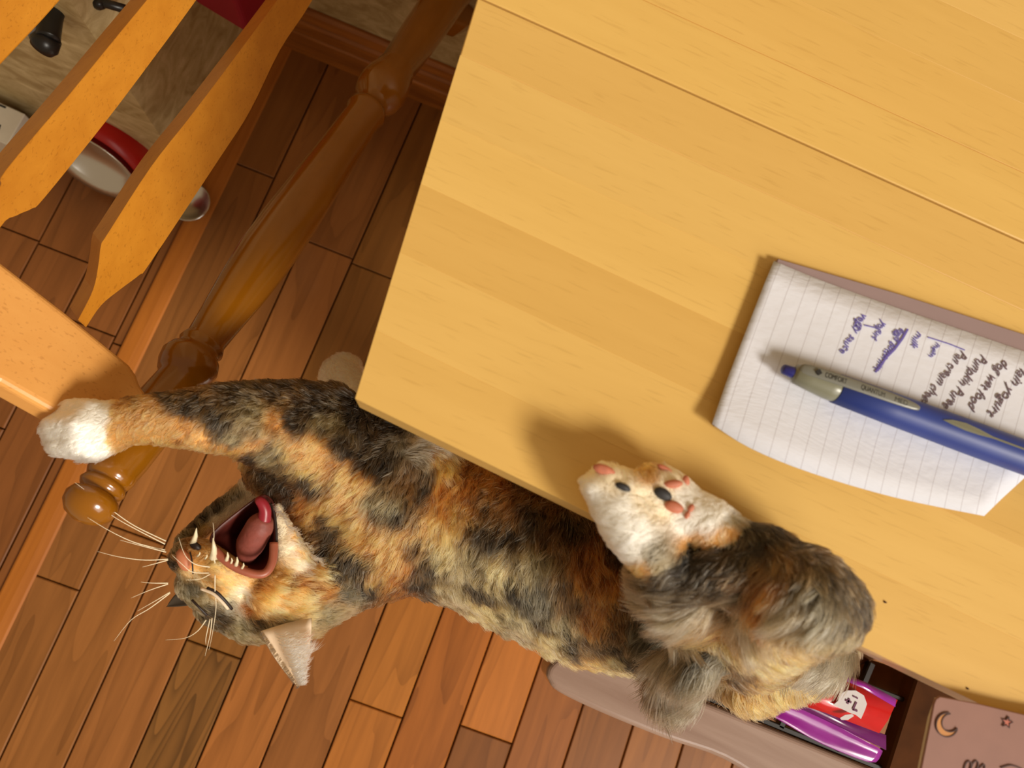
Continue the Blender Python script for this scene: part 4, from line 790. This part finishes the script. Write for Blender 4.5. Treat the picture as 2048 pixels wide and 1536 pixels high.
rr_ = random.Random(3)
for i in range(520):
    t = rr_.random()**.8; s = rr_.random(); y0 = 1262+t*105; xl = 545+t*48; xr = 604-t*4; x = xl+(xr-xl)*s; ln_ = (30-14*t)*rr_.uniform(.7, 1.2)
    z = .596+.002*rr_.random(); sp.append(([W(x, y0, z), W(x+ln_*.5, y0+4, z+.003), W(x+ln_, y0+rr_.uniform(-6, 4), z+.003)], .00022, PAL['W'] if rr_.random() < .8 else PAL['P']))
for i in range(150):
    t = rr_.random(); y0 = 1268+t*95; x = 600-t*2; big = 1.0+.9*math.exp(-((y0-1300)/9)**2)+.4*math.exp(-((y0-1327)/5)**2); ln_ = (34-18*t)*rr_.uniform(.5, 1.0)*big
    z = .592; yy = rr_.uniform(-16, -4)-6*(big-1); sp.append(([W(x-3, y0, z), W(x+ln_*.55, y0+2, z+.003), W(x+ln_, y0+yy, z+.004)], .00018, PAL['W'] if y0 > 1285 else PAL['R']))
for i in range(120):   # dark rim at the left edge of the ear
    t = rr_.random(); a = (522+(597-522)*t, 1262+(1374-1262)*t); z = .5896; sp.append(([W(a[0]+3, a[1], z), W(a[0]-1, a[1]+3, z), W(a[0]-5+rr_.uniform(-2, 2), a[1]+3+rr_.uniform(0, 6), z)], .00016, PAL['D']))
for i in range(200):   # white ragged chin edge
    t = rr_.random(); x = 543+t*100; y = 1008+t*125+6*math.sin(t*25); z = .605-.004*t; a = rr_.uniform(-.6, .9); l_ = rr_.uniform(5, 14)
    sp.append(([W(x, y, z), W(x+l_*.5, y+l_*.3*a, z+.002), W(x+l_*math.cos(a), y+l_*math.sin(a), z+.002)], .0002, PAL['W']))
strands('hair_tuft', sp)
# whiskers
def whisk(P, z0, z1, r_=.00042):
    n = len(P); pts = smooth_pts([W(x, y, z0+(z1-z0)*i/(n-1)) for i, (x, y) in enumerate(P)], 5); m_ = len(pts)
    tube('whisker', pts, [r_*(1-.82*i/(m_-1)) for i in range(m_)], M_wh, cat, 5)
for P, z0, z1 in (([(332, 1082), (270, 1052), (226, 1022), (190, 995), (150, 965)], .60, .63), ([(330, 1088), (275, 1060), (235, 1038), (205, 1018)], .60, .62), ([(330, 1100), (270, 1085), (220, 1062), (175, 1035)], .60, .625), ([(332, 1104), (285, 1092), (240, 1080)], .60, .62),
                  ([(336, 1118), (290, 1120), (240, 1114), (195, 1103)], .60, .62), ([(336, 1120), (300, 1130), (285, 1134)], .60, .61), ([(336, 1168), (300, 1180), (262, 1196)], .59, .60), ([(340, 1186), (300, 1216), (262, 1240), (228, 1282)], .59, .60), ([(340, 1184), (310, 1202), (275, 1222)], .59, .60), ([(336, 1166), (305, 1166), (282, 1164)], .59, .60),
                  ([(418, 1146), (385, 1144), (366, 1130), (344, 1110)], .618, .635), ([(420, 1134), (390, 1128), (370, 1110), (357, 1074)], .618, .63), ([(420, 1148), (400, 1158), (372, 1160)], .618, .63), ([(430, 1150), (430, 1180), (432, 1215), (426, 1260), (418, 1300)], .618, .60), ([(430, 1126), (426, 1100), (428, 1070), (426, 1045)], .62, .64),
                  ([(412, 1240), (395, 1262), (370, 1276), (330, 1280)], .60, .59), ([(424, 1236), (420, 1270), (410, 1312)], .60, .59), ([(420, 1238), (412, 1275), (412, 1290)], .60, .59)):
    whisk(P, z0, z1)
# claws
for a, c in (((1384, 958), (1396, 966)), ((1160, 965), (1152, 960))): pass
